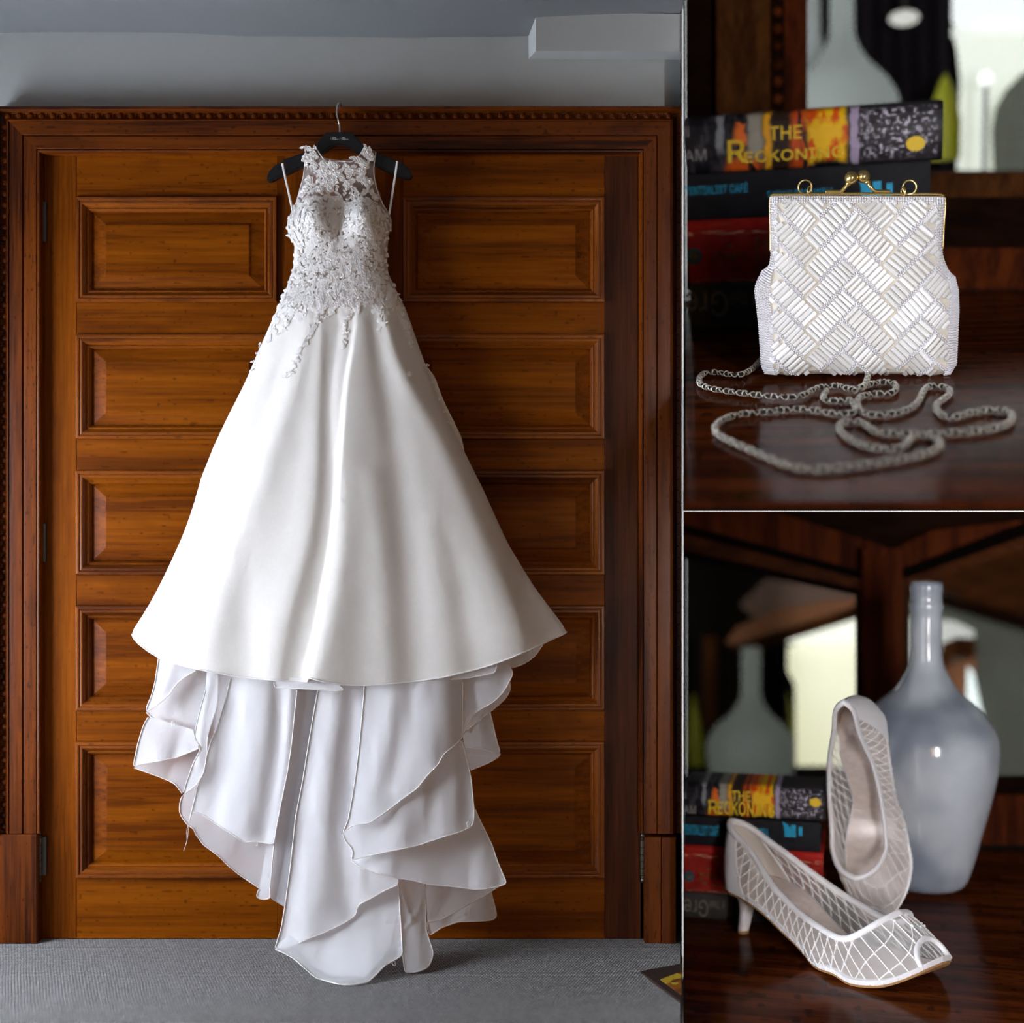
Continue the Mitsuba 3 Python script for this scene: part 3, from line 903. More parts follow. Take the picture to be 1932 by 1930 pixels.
def tendril(pts, n, s0, s1, spread=4):
    for j in range(3):
        q = spline(np.array(pts) + np.array([[rr.uniform(-3, 3), rr.uniform(-3, 3)] for _ in pts]), 40)
        q = q + np.stack([1.8 * np.sin(np.arange(40) * .7 + j * 2), 1.2 * np.cos(np.arange(40) * .5 + j)], 1)
        STEMS.append(tube(lift(q, dress_depth(q) - .0015), .6 * 4 / F, 4))
    n = int(n * 1.5)
    for k, (x, y) in enumerate(polyl(pts, n)):
        s = s0 + (s1 - s0) * k / max(n - 1, 1)
        lace_item('flower' if k % 2 == 0 else 'leaf', x + rr.uniform(-spread, spread), y + rr.uniform(-spread, spread), s * rr.uniform(.7, 1.0), dress_depth, .0015, flat=.4)


tendril([(545, 545), (528, 585), (515, 620), (504, 648)], 9, 9, 6, 7)
tendril([(565, 540), (556, 575), (545, 610), (522, 632)], 9, 9, 6, 7)
tendril([(556, 550), (548, 572), (551, 588)], 4, 9, 7, 6)
tendril([(607, 545), (603, 590), (592, 620), (575, 645), (560, 680), (549, 700), (535, 712)], 15, 9, 5, 4)
tendril([(645, 550), (660, 545), (672, 560), (672, 590)], 8, 9, 6, 5)
tendril([(655, 600), (650, 625), (650, 655)], 5, 7, 5, 3)
tendril([(700, 545), (712, 570), (718, 595), (722, 612)], 9, 9, 6, 6)
tendril([(728, 545), (744, 570), (752, 590), (766, 615), (773, 640)], 11, 8, 5, 5)
tendril([(716, 615), (714, 625)], 2, 6, 5, 2)
tendril([(765, 612), (770, 630), (776, 655)], 4, 7, 5, 3)
for x, y in poisson([(532, 560), (545, 545), (740, 545), (752, 572), (735, 592), (705, 588), (690, 570), (664, 600), (640, 572), (612, 606), (590, 580), (560, 604), (520, 606)], 8.5, 3000, None):
    lace_item('flower' if rr.random() < .5 else 'leaf', x, y, rr.uniform(5, 8), dress_depth, .0015, flat=.4)
lace_item('flower', 773, 706, 6, dress_depth, .002, flat=.4)
for q in ((803, 690), (815, 722), (828, 752), (838, 775), (848, 800)):
    lace_item('leaf', q[0], q[1], 4.5, dress_depth, .004)
for q in ((486, 668), (480, 683), (492, 650), (475, 700)):
    lace_item('leaf', q[0], q[1], 4.5, dress_depth, .004)
vines = list(STEMS)
for x, y in poisson([(560, 385), (722, 385), (722, 470), (728, 520), (752, 575), (530, 580), (560, 520), (562, 470)], 5.0, 5000, None):
    t_ = np.linspace(0, 1, 9)
    a_, tw = rr.uniform(0, 6.28), rr.choice((-1, 1)) * rr.uniform(2.5, 5.0)
    R_ = rr.uniform(2.0, 4.2)
    q = np.stack([x + R_ * (1 - .6 * t_) * np.cos(a_ + tw * t_), y + R_ * (1 - .6 * t_) * np.sin(a_ + tw * t_)], 1)
    vines.append(tube(lift(q, dress_depth(q) - .006), .75 * 4 / F, 4))
if SPRAYS:
    add('lace_spray', cat(SPRAYS), 'lace_white', DKEY, smooth=True, kind='stuff')
add('lace_filigree', cat(vines), 'lace_white', DKEY, smooth=True, kind='stuff')
cr = [ball(1.0 * 4 / F * rr.uniform(.8, 1.3), 1, lift(np.array([[x, y]]), dress_depth(np.array([[x, y]])) - .012)[0]) for x, y in poisson([(568, 400), (718, 400), (712, 500), (745, 600), (530, 610), (566, 500)], 11, 1500, None)]
add('crystals', cat(cr), 'crystal', DKEY, smooth=False, kind='stuff')

# the train, layer by layer -------------------------------------------
TL = 'train_layer'
MID = lambda p: 4.038 - .178 * np.clip((p[:, 1] - 1300) / 490, 0, 1) ** 1.4
cloth(TL, [(345, 1500), (340, 1509), (338, 1531), (343, 1542), (354, 1557), (368, 1565), (367, 1573), (376, 1582), (382, 1593), (395, 1602), (413, 1615), (429, 1632), (451, 1650), (488, 1675), (522, 1702), (538, 1710)], [(543, 1690), (556, 1600), (580, 1480), (606, 1330), (606, 1250), (392, 1250), (392, 1380), (375, 1420), (360, 1475)], (4.085, 4.07), 'sheer_organza', [([(480, 1300), (440, 1480), (420, 1600)], (.01, .012), (30, 40), (30, 40))], label='grey looking inner layer seen through the parted train')
cloth(TL, [(540, 1600), (560, 1480), (580, 1300)], [(615, 1300), (612, 1450), (600, 1600), (560, 1700), (538, 1712), (520, 1700)], 4.10, 'organza', wave=.003, hem=0)
cloth(TL, [(489, 1676), (482, 1693), (499, 1698), (512, 1694), (509, 1683), (517, 1593)], [(520, 1560), (505, 1560), (504, 1591)], 4.055, 'organza', wave=.003, label='narrow pale tail of the train')
cloth(TL, [(435, 1279), (426, 1320), (411, 1370), (397, 1401), (390, 1428), (386, 1457), (375, 1477), (364, 1520), (356, 1555), (362, 1530), (382, 1537), (444, 1578), (464, 1591), (472, 1587), (504, 1591), (517, 1593), (522, 1559), (544, 1450), (551, 1400), (561, 1300)], [(560, 1270), (437, 1262)], 4.045, 'organza', [([(490, 1290), (480, 1420), (455, 1560)], (.012, .02), (30, 45), (24, 34)), ([(525, 1300), (520, 1420), (500, 1570)], (-.012, -.016), (14, 20), (14, 24)), ([(548, 1300), (538, 1430), (515, 1590)], (.010, .010), (8, 10), (8, 10)), ([(440, 1290), (425, 1420), (400, 1530)], (-.010, -.010), (20, 24), (20, 24))])
cloth(TL, [(275, 1342), (281, 1351), (330, 1372), (366, 1381), (391, 1388)], [(393, 1300), (391, 1250), (350, 1240), (300, 1240), (290, 1300)], 4.07, 'organza', wave=.003)
cloth(TL, [(300, 1236), (292, 1290), (285, 1315), (277, 1332), (275, 1343), (282, 1339), (303, 1325), (321, 1309), (332, 1291), (350, 1276), (371, 1265)], [(372, 1245), (300, 1225)], 4.035, 'organza', [([(330, 1240), (305, 1310)], (.012, .008), (18, 12), (18, 12))], wave=.003)
cloth(TL, [(251, 1448), (302, 1466), (330, 1478), (345, 1499)], [(364, 1441), (378, 1408), (330, 1422), (266, 1436)], 4.085, 'sheer_organza', [([(335, 1425), (318, 1470)], (-.012, -.008), (10, 10), (10, 10))], wave=.003)
cloth(TL, [(281, 1351), (273, 1363), (268, 1376), (259, 1407), (251, 1447), (266, 1441), (299, 1436), (330, 1430), (353, 1421), (377, 1411)], [(366, 1392), (366, 1376), (330, 1367)], 4.05, 'organza', [([(300, 1360), (300, 1435)], (.004, .014), (24, 24), (24, 24)), ([(345, 1378), (330, 1425)], (-.006, -.010), (12, 12), (12, 12))], wave=.003)
cloth(TL, [(388, 1300), (380, 1330), (372, 1360), (366, 1392), (379, 1412), (364, 1441), (352, 1475), (345, 1500), (372, 1479), (384, 1460), (390, 1428), (392, 1388)], [(410, 1330), (412, 1260), (391, 1260)], 4.03, 'organza', [([(396, 1280), (380, 1370), (376, 1440)], (.008, .008), (8, 8), (8, 8))], wave=.002, hem=.8)
# right side, back to front
cloth(TL, [(1027, 1212), (1011, 1236), (999, 1246), (982, 1255), (964, 1261), (940, 1264)], [(940, 1240), (1000, 1215)], 4.085, 'organza', wave=.002)
cloth(TL, [(945, 1420), (943, 1427), (923, 1439), (903, 1447), (886, 1454)], [(878, 1430), (874, 1404), (900, 1405), (930, 1412)], 4.095, 'organza', [([(880, 1425), (920, 1428)], (-.015, -.01), (10, 8), (10, 8))], wave=.002)
cloth(TL, [(924, 1340), (933, 1379), (939, 1405), (945, 1420), (938, 1423), (925, 1417), (906, 1413), (876, 1410)], [(872, 1384), (890, 1355)], 4.065, 'organza', [([(905, 1350), (912, 1410)], (.01, .01), (16, 18), (16, 18))], wave=.003)
cloth(TL, [(962, 1284), (963, 1303), (953, 1319), (936, 1334), (919, 1347), (900, 1362), (875, 1383)], [(872, 1370), (886, 1350), (906, 1330), (940, 1300)], 4.06, 'organza', wave=.002)
cloth(TL, [(873, 1388), (886, 1359), (895, 1347), (906, 1338), (926, 1328), (939, 1318), (951, 1304), (961, 1286), (969, 1270), (964, 1261)], [(956, 1240), (860, 1250), (856, 1320), (868, 1390)], 4.035, 'organza', [([(880, 1280), (878, 1370)], (-.008, -.008), (8, 8), (12, 12)), ([(920, 1270), (905, 1330)], (.008, .006), (20, 16), (24, 16))], wave=.004)
cloth(TL, [(805, 1739), (810, 1766), (833, 1750), (864, 1739), (905, 1738), (929, 1736), (938, 1730), (933, 1707), (926, 1680)], [(870, 1690), (815, 1700)], 4.085, 'organza', [([(915, 1690), (918, 1732)], (.012, .012), (14, 14), (14, 14)), ([(870, 1700), (850, 1740)], (-.01, -.01), (16, 16), (16, 16))], wave=.003)
cloth(TL, [(806, 1740), (833, 1735), (867, 1716), (905, 1695), (945, 1670)], [(900, 1655), (802, 1650)], 4.05, 'organza', [([(860, 1670), (830, 1735)], (-.010, -.008), (18, 18), (18, 18))], wave=.004)
cloth(TL, [(750, 1672), (757, 1759), (761, 1814), (764, 1835), (786, 1834), (807, 1826), (814, 1814), (818, 1797), (810, 1773), (804, 1754), (802, 1669)], [(790, 1645), (752, 1645)], (4.0, 3.845), 'organza', [([(754, 1665), (764, 1700), (776, 1735)], (.018, .016), (6, 6), (5, 5)), ([(798, 1680), (790, 1715), (776, 1735), (762, 1752)], (.014, .014), (6, 6), (6, 6)), ([(785, 1750), (790, 1830)], (.014, .02), (16, 20), (16, 20)), ([(800, 1700), (803, 1760)], (-.008, -.008), (5, 5), (5, 5))], step=3.5, wave=.003, label='twisted strip of the train')
cloth(TL, [(518, 1791), (536, 1798), (555, 1809), (571, 1823), (595, 1845), (619, 1852), (643, 1858), (671, 1858), (695, 1853), (714, 1835), (724, 1823), (740, 1814), (760, 1802), (757, 1754), (752, 1669)], [(720, 1640), (660, 1680), (590, 1740), (530, 1775)], (3.96, 3.755), 'sheer_organza', [([(690, 1690), (690, 1840)], (.008, .012), (30, 34), (30, 34)), ([(620, 1760), (600, 1840)], (-.006, -.012), (24, 28), (24, 28))], label='sheer lower edge of the train lying on the carpet')
cloth(TL, [(562, 1783), (571, 1802), (595, 1826), (631, 1840), (686, 1845), (702, 1830)], [(735, 1790), (750, 1720), (745, 1655), (660, 1690), (600, 1745)], (3.985, 3.785), 'organza', [([(690, 1690), (690, 1840)], (.008, .012), (30, 34), (30, 34))], hem=.8)
cloth(TL, [(600, 1300), (585, 1385), (572, 1468), (558, 1540), (548, 1635), (538, 1707), (531, 1750), (518, 1791), (548, 1786), (579, 1772), (614, 1759), (643, 1745), (671, 1728), (676, 1707), (702, 1694), (726, 1680), (752, 1669)], [(750, 1630), (735, 1500), (730, 1262), (602, 1262)], MID, 'organza', [([(640, 1290), (620, 1450), (610, 1600), (590, 1760)], (.016, .026), (30, 46), (26, 50)), ([(605, 1300), (580, 1500), (560, 1640), (540, 1780)], (-.004, -.012), (14, 18), (14, 18)), ([(665, 1320), (655, 1500), (650, 1640), (660, 1720)], (-.012, -.018), (20, 26), (12, 30))], wave=.006)
cloth(TL, [(662, 1624), (686, 1640), (719, 1648), (752, 1657), (781, 1661), (810, 1669), (857, 1673), (895, 1678), (914, 1678), (940, 1673), (957, 1667), (940, 1628), (929, 1595), (914, 1564), (902, 1540), (892, 1515)], [(870, 1550), (780, 1580), (700, 1600)], lambda p: MID(p) - .012 + .06 * np.clip((p[:, 0] - 740) / 200, 0, 1), 'organza', [([(740, 1600), (720, 1640)], (.010, .010), (22, 22), (22, 22)), ([(905, 1560), (920, 1660)], (.010, .014), (16, 24), (16, 20)), ([(850, 1590), (850, 1670)], (-.01, -.012), (26, 30), (26, 30))], wave=.005)
cloth(TL, [(646, 1573), (652, 1588), (664, 1600), (667, 1609), (662, 1623), (676, 1619), (726, 1608), (786, 1596), (833, 1580), (871, 1569), (893, 1557), (895, 1530), (889, 1468), (877, 1416), (871, 1394)], [(800, 1430), (700, 1520)], lambda p: MID(p) - .032 + .03 * np.clip((p[:, 0] - 800) / 90, 0, 1), 'organza', [([(780, 1480), (740, 1600)], (.010, .014), (26, 30), (26, 30)), ([(860, 1430), (850, 1570)], (.010, .010), (16, 20), (12, 20)), ([(820, 1470), (800, 1590)], (-.010, -.012), (16, 20), (16, 20))], wave=.004)
cloth(TL, [(688, 1290), (684, 1344), (678, 1406), (672, 1458), (664, 1509), (657, 1547), (646, 1573), (660, 1560), (676, 1555), (697, 1553), (726, 1534), (757, 1509), (788, 1487), (809, 1460), (827, 1443), (836, 1424), (856, 1408), (873, 1392), (873, 1285)], [(870, 1258), (690, 1262)], lambda p: MID(p) - .046 + .035 * np.clip((p[:, 0] - 820) / 55, 0, 1) ** 2, 'organza', [([(740, 1290), (720, 1420), (690, 1540)], (.012, .018), (26, 34), (26, 40)), ([(800, 1290), (800, 1380), (770, 1480)], (.010, .014), (26, 30), (26, 30)), ([(770, 1300), (755, 1400), (730, 1500)], (-.010, -.010), (16, 20), (16, 20))], wave=.005)
cloth(TL, [(837, 1274), (838, 1283), (853, 1281), (870, 1281), (895, 1277), (936, 1269), (938, 1251)], [(900, 1250), (850, 1262)], 4.005, 'sheer_organza', wave=.002, step=4)
cloth(TL, [(517, 1285), (517, 1297), (560, 1299), (600, 1301), (636, 1304), (651, 1301), (640, 1293)], [(600, 1280), (540, 1278)], 3.985, 'organza', wave=.001, step=4)
# fastening loops, stay buttons, loose thread
for x, y, d in ((884, 1556, 3.945), (743, 1817, 3.83), (483, 1591, 4.02), (327, 1366, 4.03)):
    a = np.linspace(0, 2 * np.pi, 18, endpoint=False)
    add('thread_loop', tube(lift(np.stack([x + 3.0 * np.cos(a) + 1.2 * np.sin(a), y + 5 * np.sin(a)], 1), np.full(18, d)), .8 * 4 / F, 5, closed=True), 'cord_white', DKEY, smooth=True)
th = spline([(355, 1557), (352, 1572), (353, 1585), (350, 1595), (346, 1606)], 24)
th2 = spline([(355, 1557), (355, 1574), (352, 1588), (350, 1595)], 24)
add('loose_thread', cat([tube(lift(q, np.full(len(q), 4.06)), .55 * 4 / F, 5) for q in (th, th2)]), 'cord_white', DKEY, smooth=True)

# ------------------------------------------------------------------ the partition between the rooms, and the shell on the right
mat('cabinet_dark', wood(0, (0.005, 0.0018, 0.0008), (0.011, 0.0036, 0.0014), (0.018, 0.006, 0.002)), 0.8, 0.03)
mat('cabinet_brown', wood(2, (0.035, 0.010, 0.003), (0.075, 0.024, 0.006), (0.13, 0.042, 0.007)), 0.7, 0.04)
mat('cabinet_red', wood(2, (0.030, 0.0055, 0.0016), (0.078, 0.014, 0.0026), (0.13, 0.024, 0.003)), 0.7, 0.04)
mat('shell_dark', (.06, .055, .05), .9, .1)
mat('partition_dark', (0.010, 0.007, 0.006), 0.8, 0.2)


def table_color(p, n, uv):
    a, b = p.x * .96 - p.y * .25, p.y * .96 + p.x * .25
    g = fbm(a * 1.6 + 4, b * 26, p.z * 3, 3)
    pores = smoothstep(.66, .80, noise(a * 26, b * 230, 2.0))
    spot = smoothstep(.80, .86, noise(a * 31, b * 23, 7.0))
    col = mix(mi.Color3f(0.045, 0.0085, 0.0020), mi.Color3f(0.135, 0.028, 0.0050), smoothstep(.3, .7, g))
    col = mix(col, mi.Color3f(0.012, 0.004, 0.002), pores * .5)
    return mix(col, mi.Color3f(0.008, 0.004, 0.003), spot * .6)


TABLE = mikit.proc(table_color)
scene['table_varnish'] = {'type': 'twosided', 'bsdf': {'type': 'blendbsdf', 'weight': 0.5, 'a': {'type': 'diffuse', 'reflectance': TABLE}, 'b': {'type': 'principled', 'base_color': TABLE, 'roughness': 0.15, 'specular': 0.08}}}

struct('wall_right', 'thin white edged partition between the rooms')
y0, y1 = 4.0, 9.5
wedge = np.array([[PX(1286.2, y0), y0, -2.6], [PX(1289.4, y0), y0, -2.6], [PX(1289.0, y1), y1, -2.6], [PX(1285, y1), y1, -2.6]])
wv = np.vstack([wedge, wedge + [0, 0, 7.9]])
add('wall_right', trimesh.convex.convex_hull(np.vstack([wv[[0, 1, 2, 3, 4, 5, 6, 7]] + np.array([0, .006, 0])])), 'partition_dark', smooth=False)
add('edge_strip', box(PX(1286.4, 4.0), PX(1289.2, 4.0), 3.994, 4.004, -2.6, 5.3), 'white_edge', 'wall_right', smooth=False)
struct('wall_far'); struct('wall_side'); struct('ceiling_high'); struct('floor_low')
add('wall_far', box(PX(1289, 9.5), 4.9, 9.5, 9.6, -2.6, 5.3), 'partition_dark', smooth=False)
add('wall_side', cat([box(4.9, 5.0, 2.0, 9.6, -2.6, 5.3), box(3.6, 3.7, -2.0, 2.0, -2.6, 5.3)]), 'shell_dark', smooth=False)
add('floor_low', box(PX(1289, 2.6), 4.9, -1.98, 9.6, -2.65, -2.6), 'partition_dark', smooth=False)
add('ceiling_high', box(.5, 4.9, -1.98, 9.6, 5.3, 5.35), 'shell_dark', smooth=False)

# ------------------------------------------------------------------ the purse on its table
P = Frame(px(1616, 711, 3.95), 17.0, -14.0)


def slab(fr, corners, thick, bsdf, name, parent=None, **kw):
    """a board whose top carries the four pixels on the table plane"""
    top = np.array([fr.on(*c) for c in corners])
    v = np.vstack([top, top - [0, 0, thick]])
    return add(name, fr.mesh(trimesh.convex.convex_hull(v)), bsdf, parent, smooth=False, **kw)


def pbox(fr, x0, x1, y0, y1, yl, t=.04, c=0.0):
    a, b = fr.at(x0, y1, yl), fr.at(x1, y0, yl)
    a2, b2 = fr.at(x0, y0, yl), fr.at(x1, y1, yl)
    m = box(0, 1, yl, yl + t, 0, 1, 0)
    v = np.array([[a[0], yl, a[2]], [b2[0], yl, b2[2]], [b[0], yl, b[2]], [a2[0], yl, a2[2]]])
    v = np.vstack([v, v + [0, t, 0]])
    return fr.mesh(trimesh.convex.convex_hull(v))


def ppoly(fr, pts, yl, t=.04):
    q = np.array([fr.at(x, y, yl) for x, y in pts])
    return fr.mesh(prism([(a, b) for a, _, b in q], yl, yl + t))


tb = thing('display_table', 'dark red varnished table top under the beaded purse', 'table')
slab(P, [(1293, 946), (1975, 946), (1975, 549), (1294, 549)], .012, 'table_varnish', 'top', tb)
ap = 3.968
add('apron', box(PX(1290.8, ap), PX(1975, ap), ap, ap + .018, PZ(964.6, ap), PZ(925, ap)), 'cabinet_dark', tb, smooth=False)
add('edge_strip', box(PX(1290.4, ap), PX(1975, ap), ap - .004, ap + .02, PZ(965.7, ap), PZ(963.3, ap)), 'white_edge', tb, smooth=False)

# books -----------------------------------------------------------------
mat('page_cream', mikit.proc(lambda p, n, uv: mix(mi.Color3f(.42, .33, .20), mi.Color3f(.62, .54, .38), noise(p.x * 8, p.y * 8, p.z * 320))), .9, .1)


def reckoning(p, n, uv):
    u, v = uv.x, uv.y
    w = u + .012 * (fbm(u * 30, v * 6, 1.0, 3) - .5) * 2
    streak = fbm(w * 46, v * 2.6, 3.0, 3)
    dark = mix(mi.Color3f(.010, .009, .012), mi.Color3f(.05, .045, .055), smoothstep(.4, .7, streak))
    flame = mix(mi.Color3f(.75, .09, .008), mi.Color3f(.93, .52, .010), smoothstep(.36, .60, fbm(w * 30, v * 3.3 + 9, 5.0, 3) + .25 * (w - .5)))
    band = lambda a, b, s=.006: smoothstep(a - s, a + s, w) * (1 - smoothstep(b - s, b + s, w))
    c = mix(dark, mi.Color3f(.32, .33, .36), band(.128, .158) * smoothstep(.25, .5, v) * .8)
    c = mix(c, mi.Color3f(.85, .17, .02), band(.205, .250, .015) * smoothstep(.42, .58, fbm(w * 24, v * 5, 8.0, 3)) )
    c = mix(c, mi.Color3f(.75, .12, .015), band(.16, .30, .02) * (1 - smoothstep(.12, .3, v)) * smoothstep(.4, .55, streak))
    c = mix(c, mi.Color3f(.36, .33, .27), band(.252, .312, .012) * smoothstep(.1, .35, v))
    c = mix(c, mi.Color3f(.90, .42, .02), band(.318, .345, .010) * smoothstep(.3, .5, streak + .2))
    c = mix(c, mi.Color3f(.035, .018, .012), band(.35, .44))
    c = mix(c, mi.Color3f(.60, .08, .015), band(.42, .49, .015) * smoothstep(.4, .56, streak + .05))
    c = mix(c, flame, band(.485, .638, .012) * smoothstep(.02, .16, v + .25 * (streak - .5)))
    c = mix(c, mi.Color3f(.50, .40, .55), band(.652, .682, .004) * .8)
    sp = smoothstep(.52, .72, fbm(u * 95, v * 22, 2.0, 3)) * smoothstep(.03, .2, v) * (1 - smoothstep(.86, .98, v))
    hump = dr.exp(-dr.square((u - .83) / .09)) * .5 + .5
    c = mix(c, mix(mi.Color3f(.028, .024, .028), mi.Color3f(.62, .55, .66), sp * hump), band(.684, 1.01, .004))
    return mix(c, mi.Color3f(.012, .010, .011), smoothstep(.972, .985, u))


def red_cloth(p, n, uv):
    u, v = uv.x, uv.y
    c = mix(mi.Color3f(.21, .012, .009), mi.Color3f(.36, .026, .018), fbm(u * 20, v * 6, 2.0, 3))
    wear = smoothstep(.50, .62, fbm(u * 26, v * 40, 4.0, 3)) * (dr.exp(-dr.square((v - .80) / .028)) + dr.exp(-dr.square((v - .02) / .03)) * .8 + dr.exp(-dr.square((v - .93) / .02)) * .35)
    c = mix(c, mi.Color3f(.62, .34, .22), dr.minimum(wear, .9))
    c = mix(c, mi.Color3f(.42, .015, .012), smoothstep(.82, .85, v) * .7)
    return c


mat('book_reckoning', mikit.proc(reckoning), .45, .2)
mat('book_black', mikit.proc(lambda p, n, uv: mi.Color3f(.011, .011, .014) * (.8 + .5 * fbm(uv.x * 30, uv.y * 5, 1.0, 2))), .6, .12)
mat('book_red', mikit.proc(red_cloth), .8, .1)
mat('book_grey', mikit.proc(lambda p, n, uv: mi.Color3f(.024, .022, .020) * (.75 + .5 * fbm(uv.x * 18, uv.y * 9, 5.0, 3))), .6, .3)
mat('ink_yellow', (.80, .52, .02), .5, .3)
mat('ink_silver', (.30, .28, .28), .5, .4)
mat('ink_cyan', (.010, .33, .55), .5, .3)
mat('ink_gold', (.16, .10, .03), .6, .3)
mat('ink_teal', (.012, .075, .11), .6, .3)
mat('ink_tan', (.16, .135, .10), .6, .3)


def book(fr, key, x0, x1, z0, z1, y, depth, cover, round_=.012):
    """lying book, spine towards the viewer at local y; uv over the spine"""
    t = min(.012, (z1 - z0) * .12)
    # cover: one bent sheet, as a profile in (y, z) swept in x
    k = 9
    a = np.linspace(-np.pi / 2, np.pi / 2, k)
    zm, h = (z0 + z1) / 2, (z1 - z0) / 2
    outer = [(y + depth, z0)] + [(y + round_ * (1 - math.cos(q)), zm + h * math.sin(q)) for q in a] + [(y + depth, z1)]
    inner = [(y + depth, z1 - t)] + [(y + t + round_ * (1 - math.cos(q)), zm + (h - t) * math.sin(q)) for q in a[::-1]] + [(y + depth, z0 + t)]
    V, UV = [], []
    for x, u in ((x0, 0), (x1, 1)):
        for q in outer + inner:
            V.append((x, q[0], q[1]))
            UV.append((u, (q[1] - z0) / (z1 - z0)))
    n = len(outer + inner)
    f = []
    for i in range(n):
        j = (i + 1) % n
        f += [[i, n + i, n + j], [i, n + j, j]]
    from shapely.geometry import Polygon
    tri = trimesh.creation.triangulate_polygon(Polygon(outer + inner), engine='earcut')
    tv, tf = tri
    base = len(V)
    # weld the end caps by their own vertices
    for x, u in ((x0, 0), (x1, 1)):
        b0 = len(V)
        for q in tv:
            V.append((x, q[0], q[1]))
            UV.append((u, (q[1] - z0) / (z1 - z0)))
        f += [[b0 + i for i in (g if u else g[::-1])] for g in tf.tolist()]
    m = trimesh.Trimesh(fr.w(np.array(V)), np.array(f), process=False)
    m2 = fr.mesh((np.array(V), np.array(f)))
    add('cover', m2, cover, key, smooth=False, uv=np.array(UV))
    add('pages', fr.mesh(box(x0 + .008, x1 - .008, y + t + round_ + .002, y + depth - .012, z0 + t, z1 - t)), 'page_cream', key, smooth=False)


def spine_text(fr, key, name, text, q, y, mat_, bold=False, rot=False, label=None):
    """q = x0, x1, top, bottom in pixels of the lettering on the spine plane"""
    a, b = fr.at(q[0], q[3], y), fr.at(q[1], q[2], y)
    add(name, text_at(fr, text, a[0], b[0], a[2], b[2] - a[2], y, bold, rot, .0025), mat_, key, smooth=False, label=label)


def disc(fr, x, y, rx, ry, yl, t=.003, n=28):
    c = fr.at(x, y, yl)
    s = 1 / F * 4.2
    a = np.linspace(0, 2 * np.pi, n, endpoint=False)
    return fr.mesh(prism([(c[0] + rx * s * math.cos(q), c[2] + ry * s * math.sin(q)) for q in a], yl - t, yl))


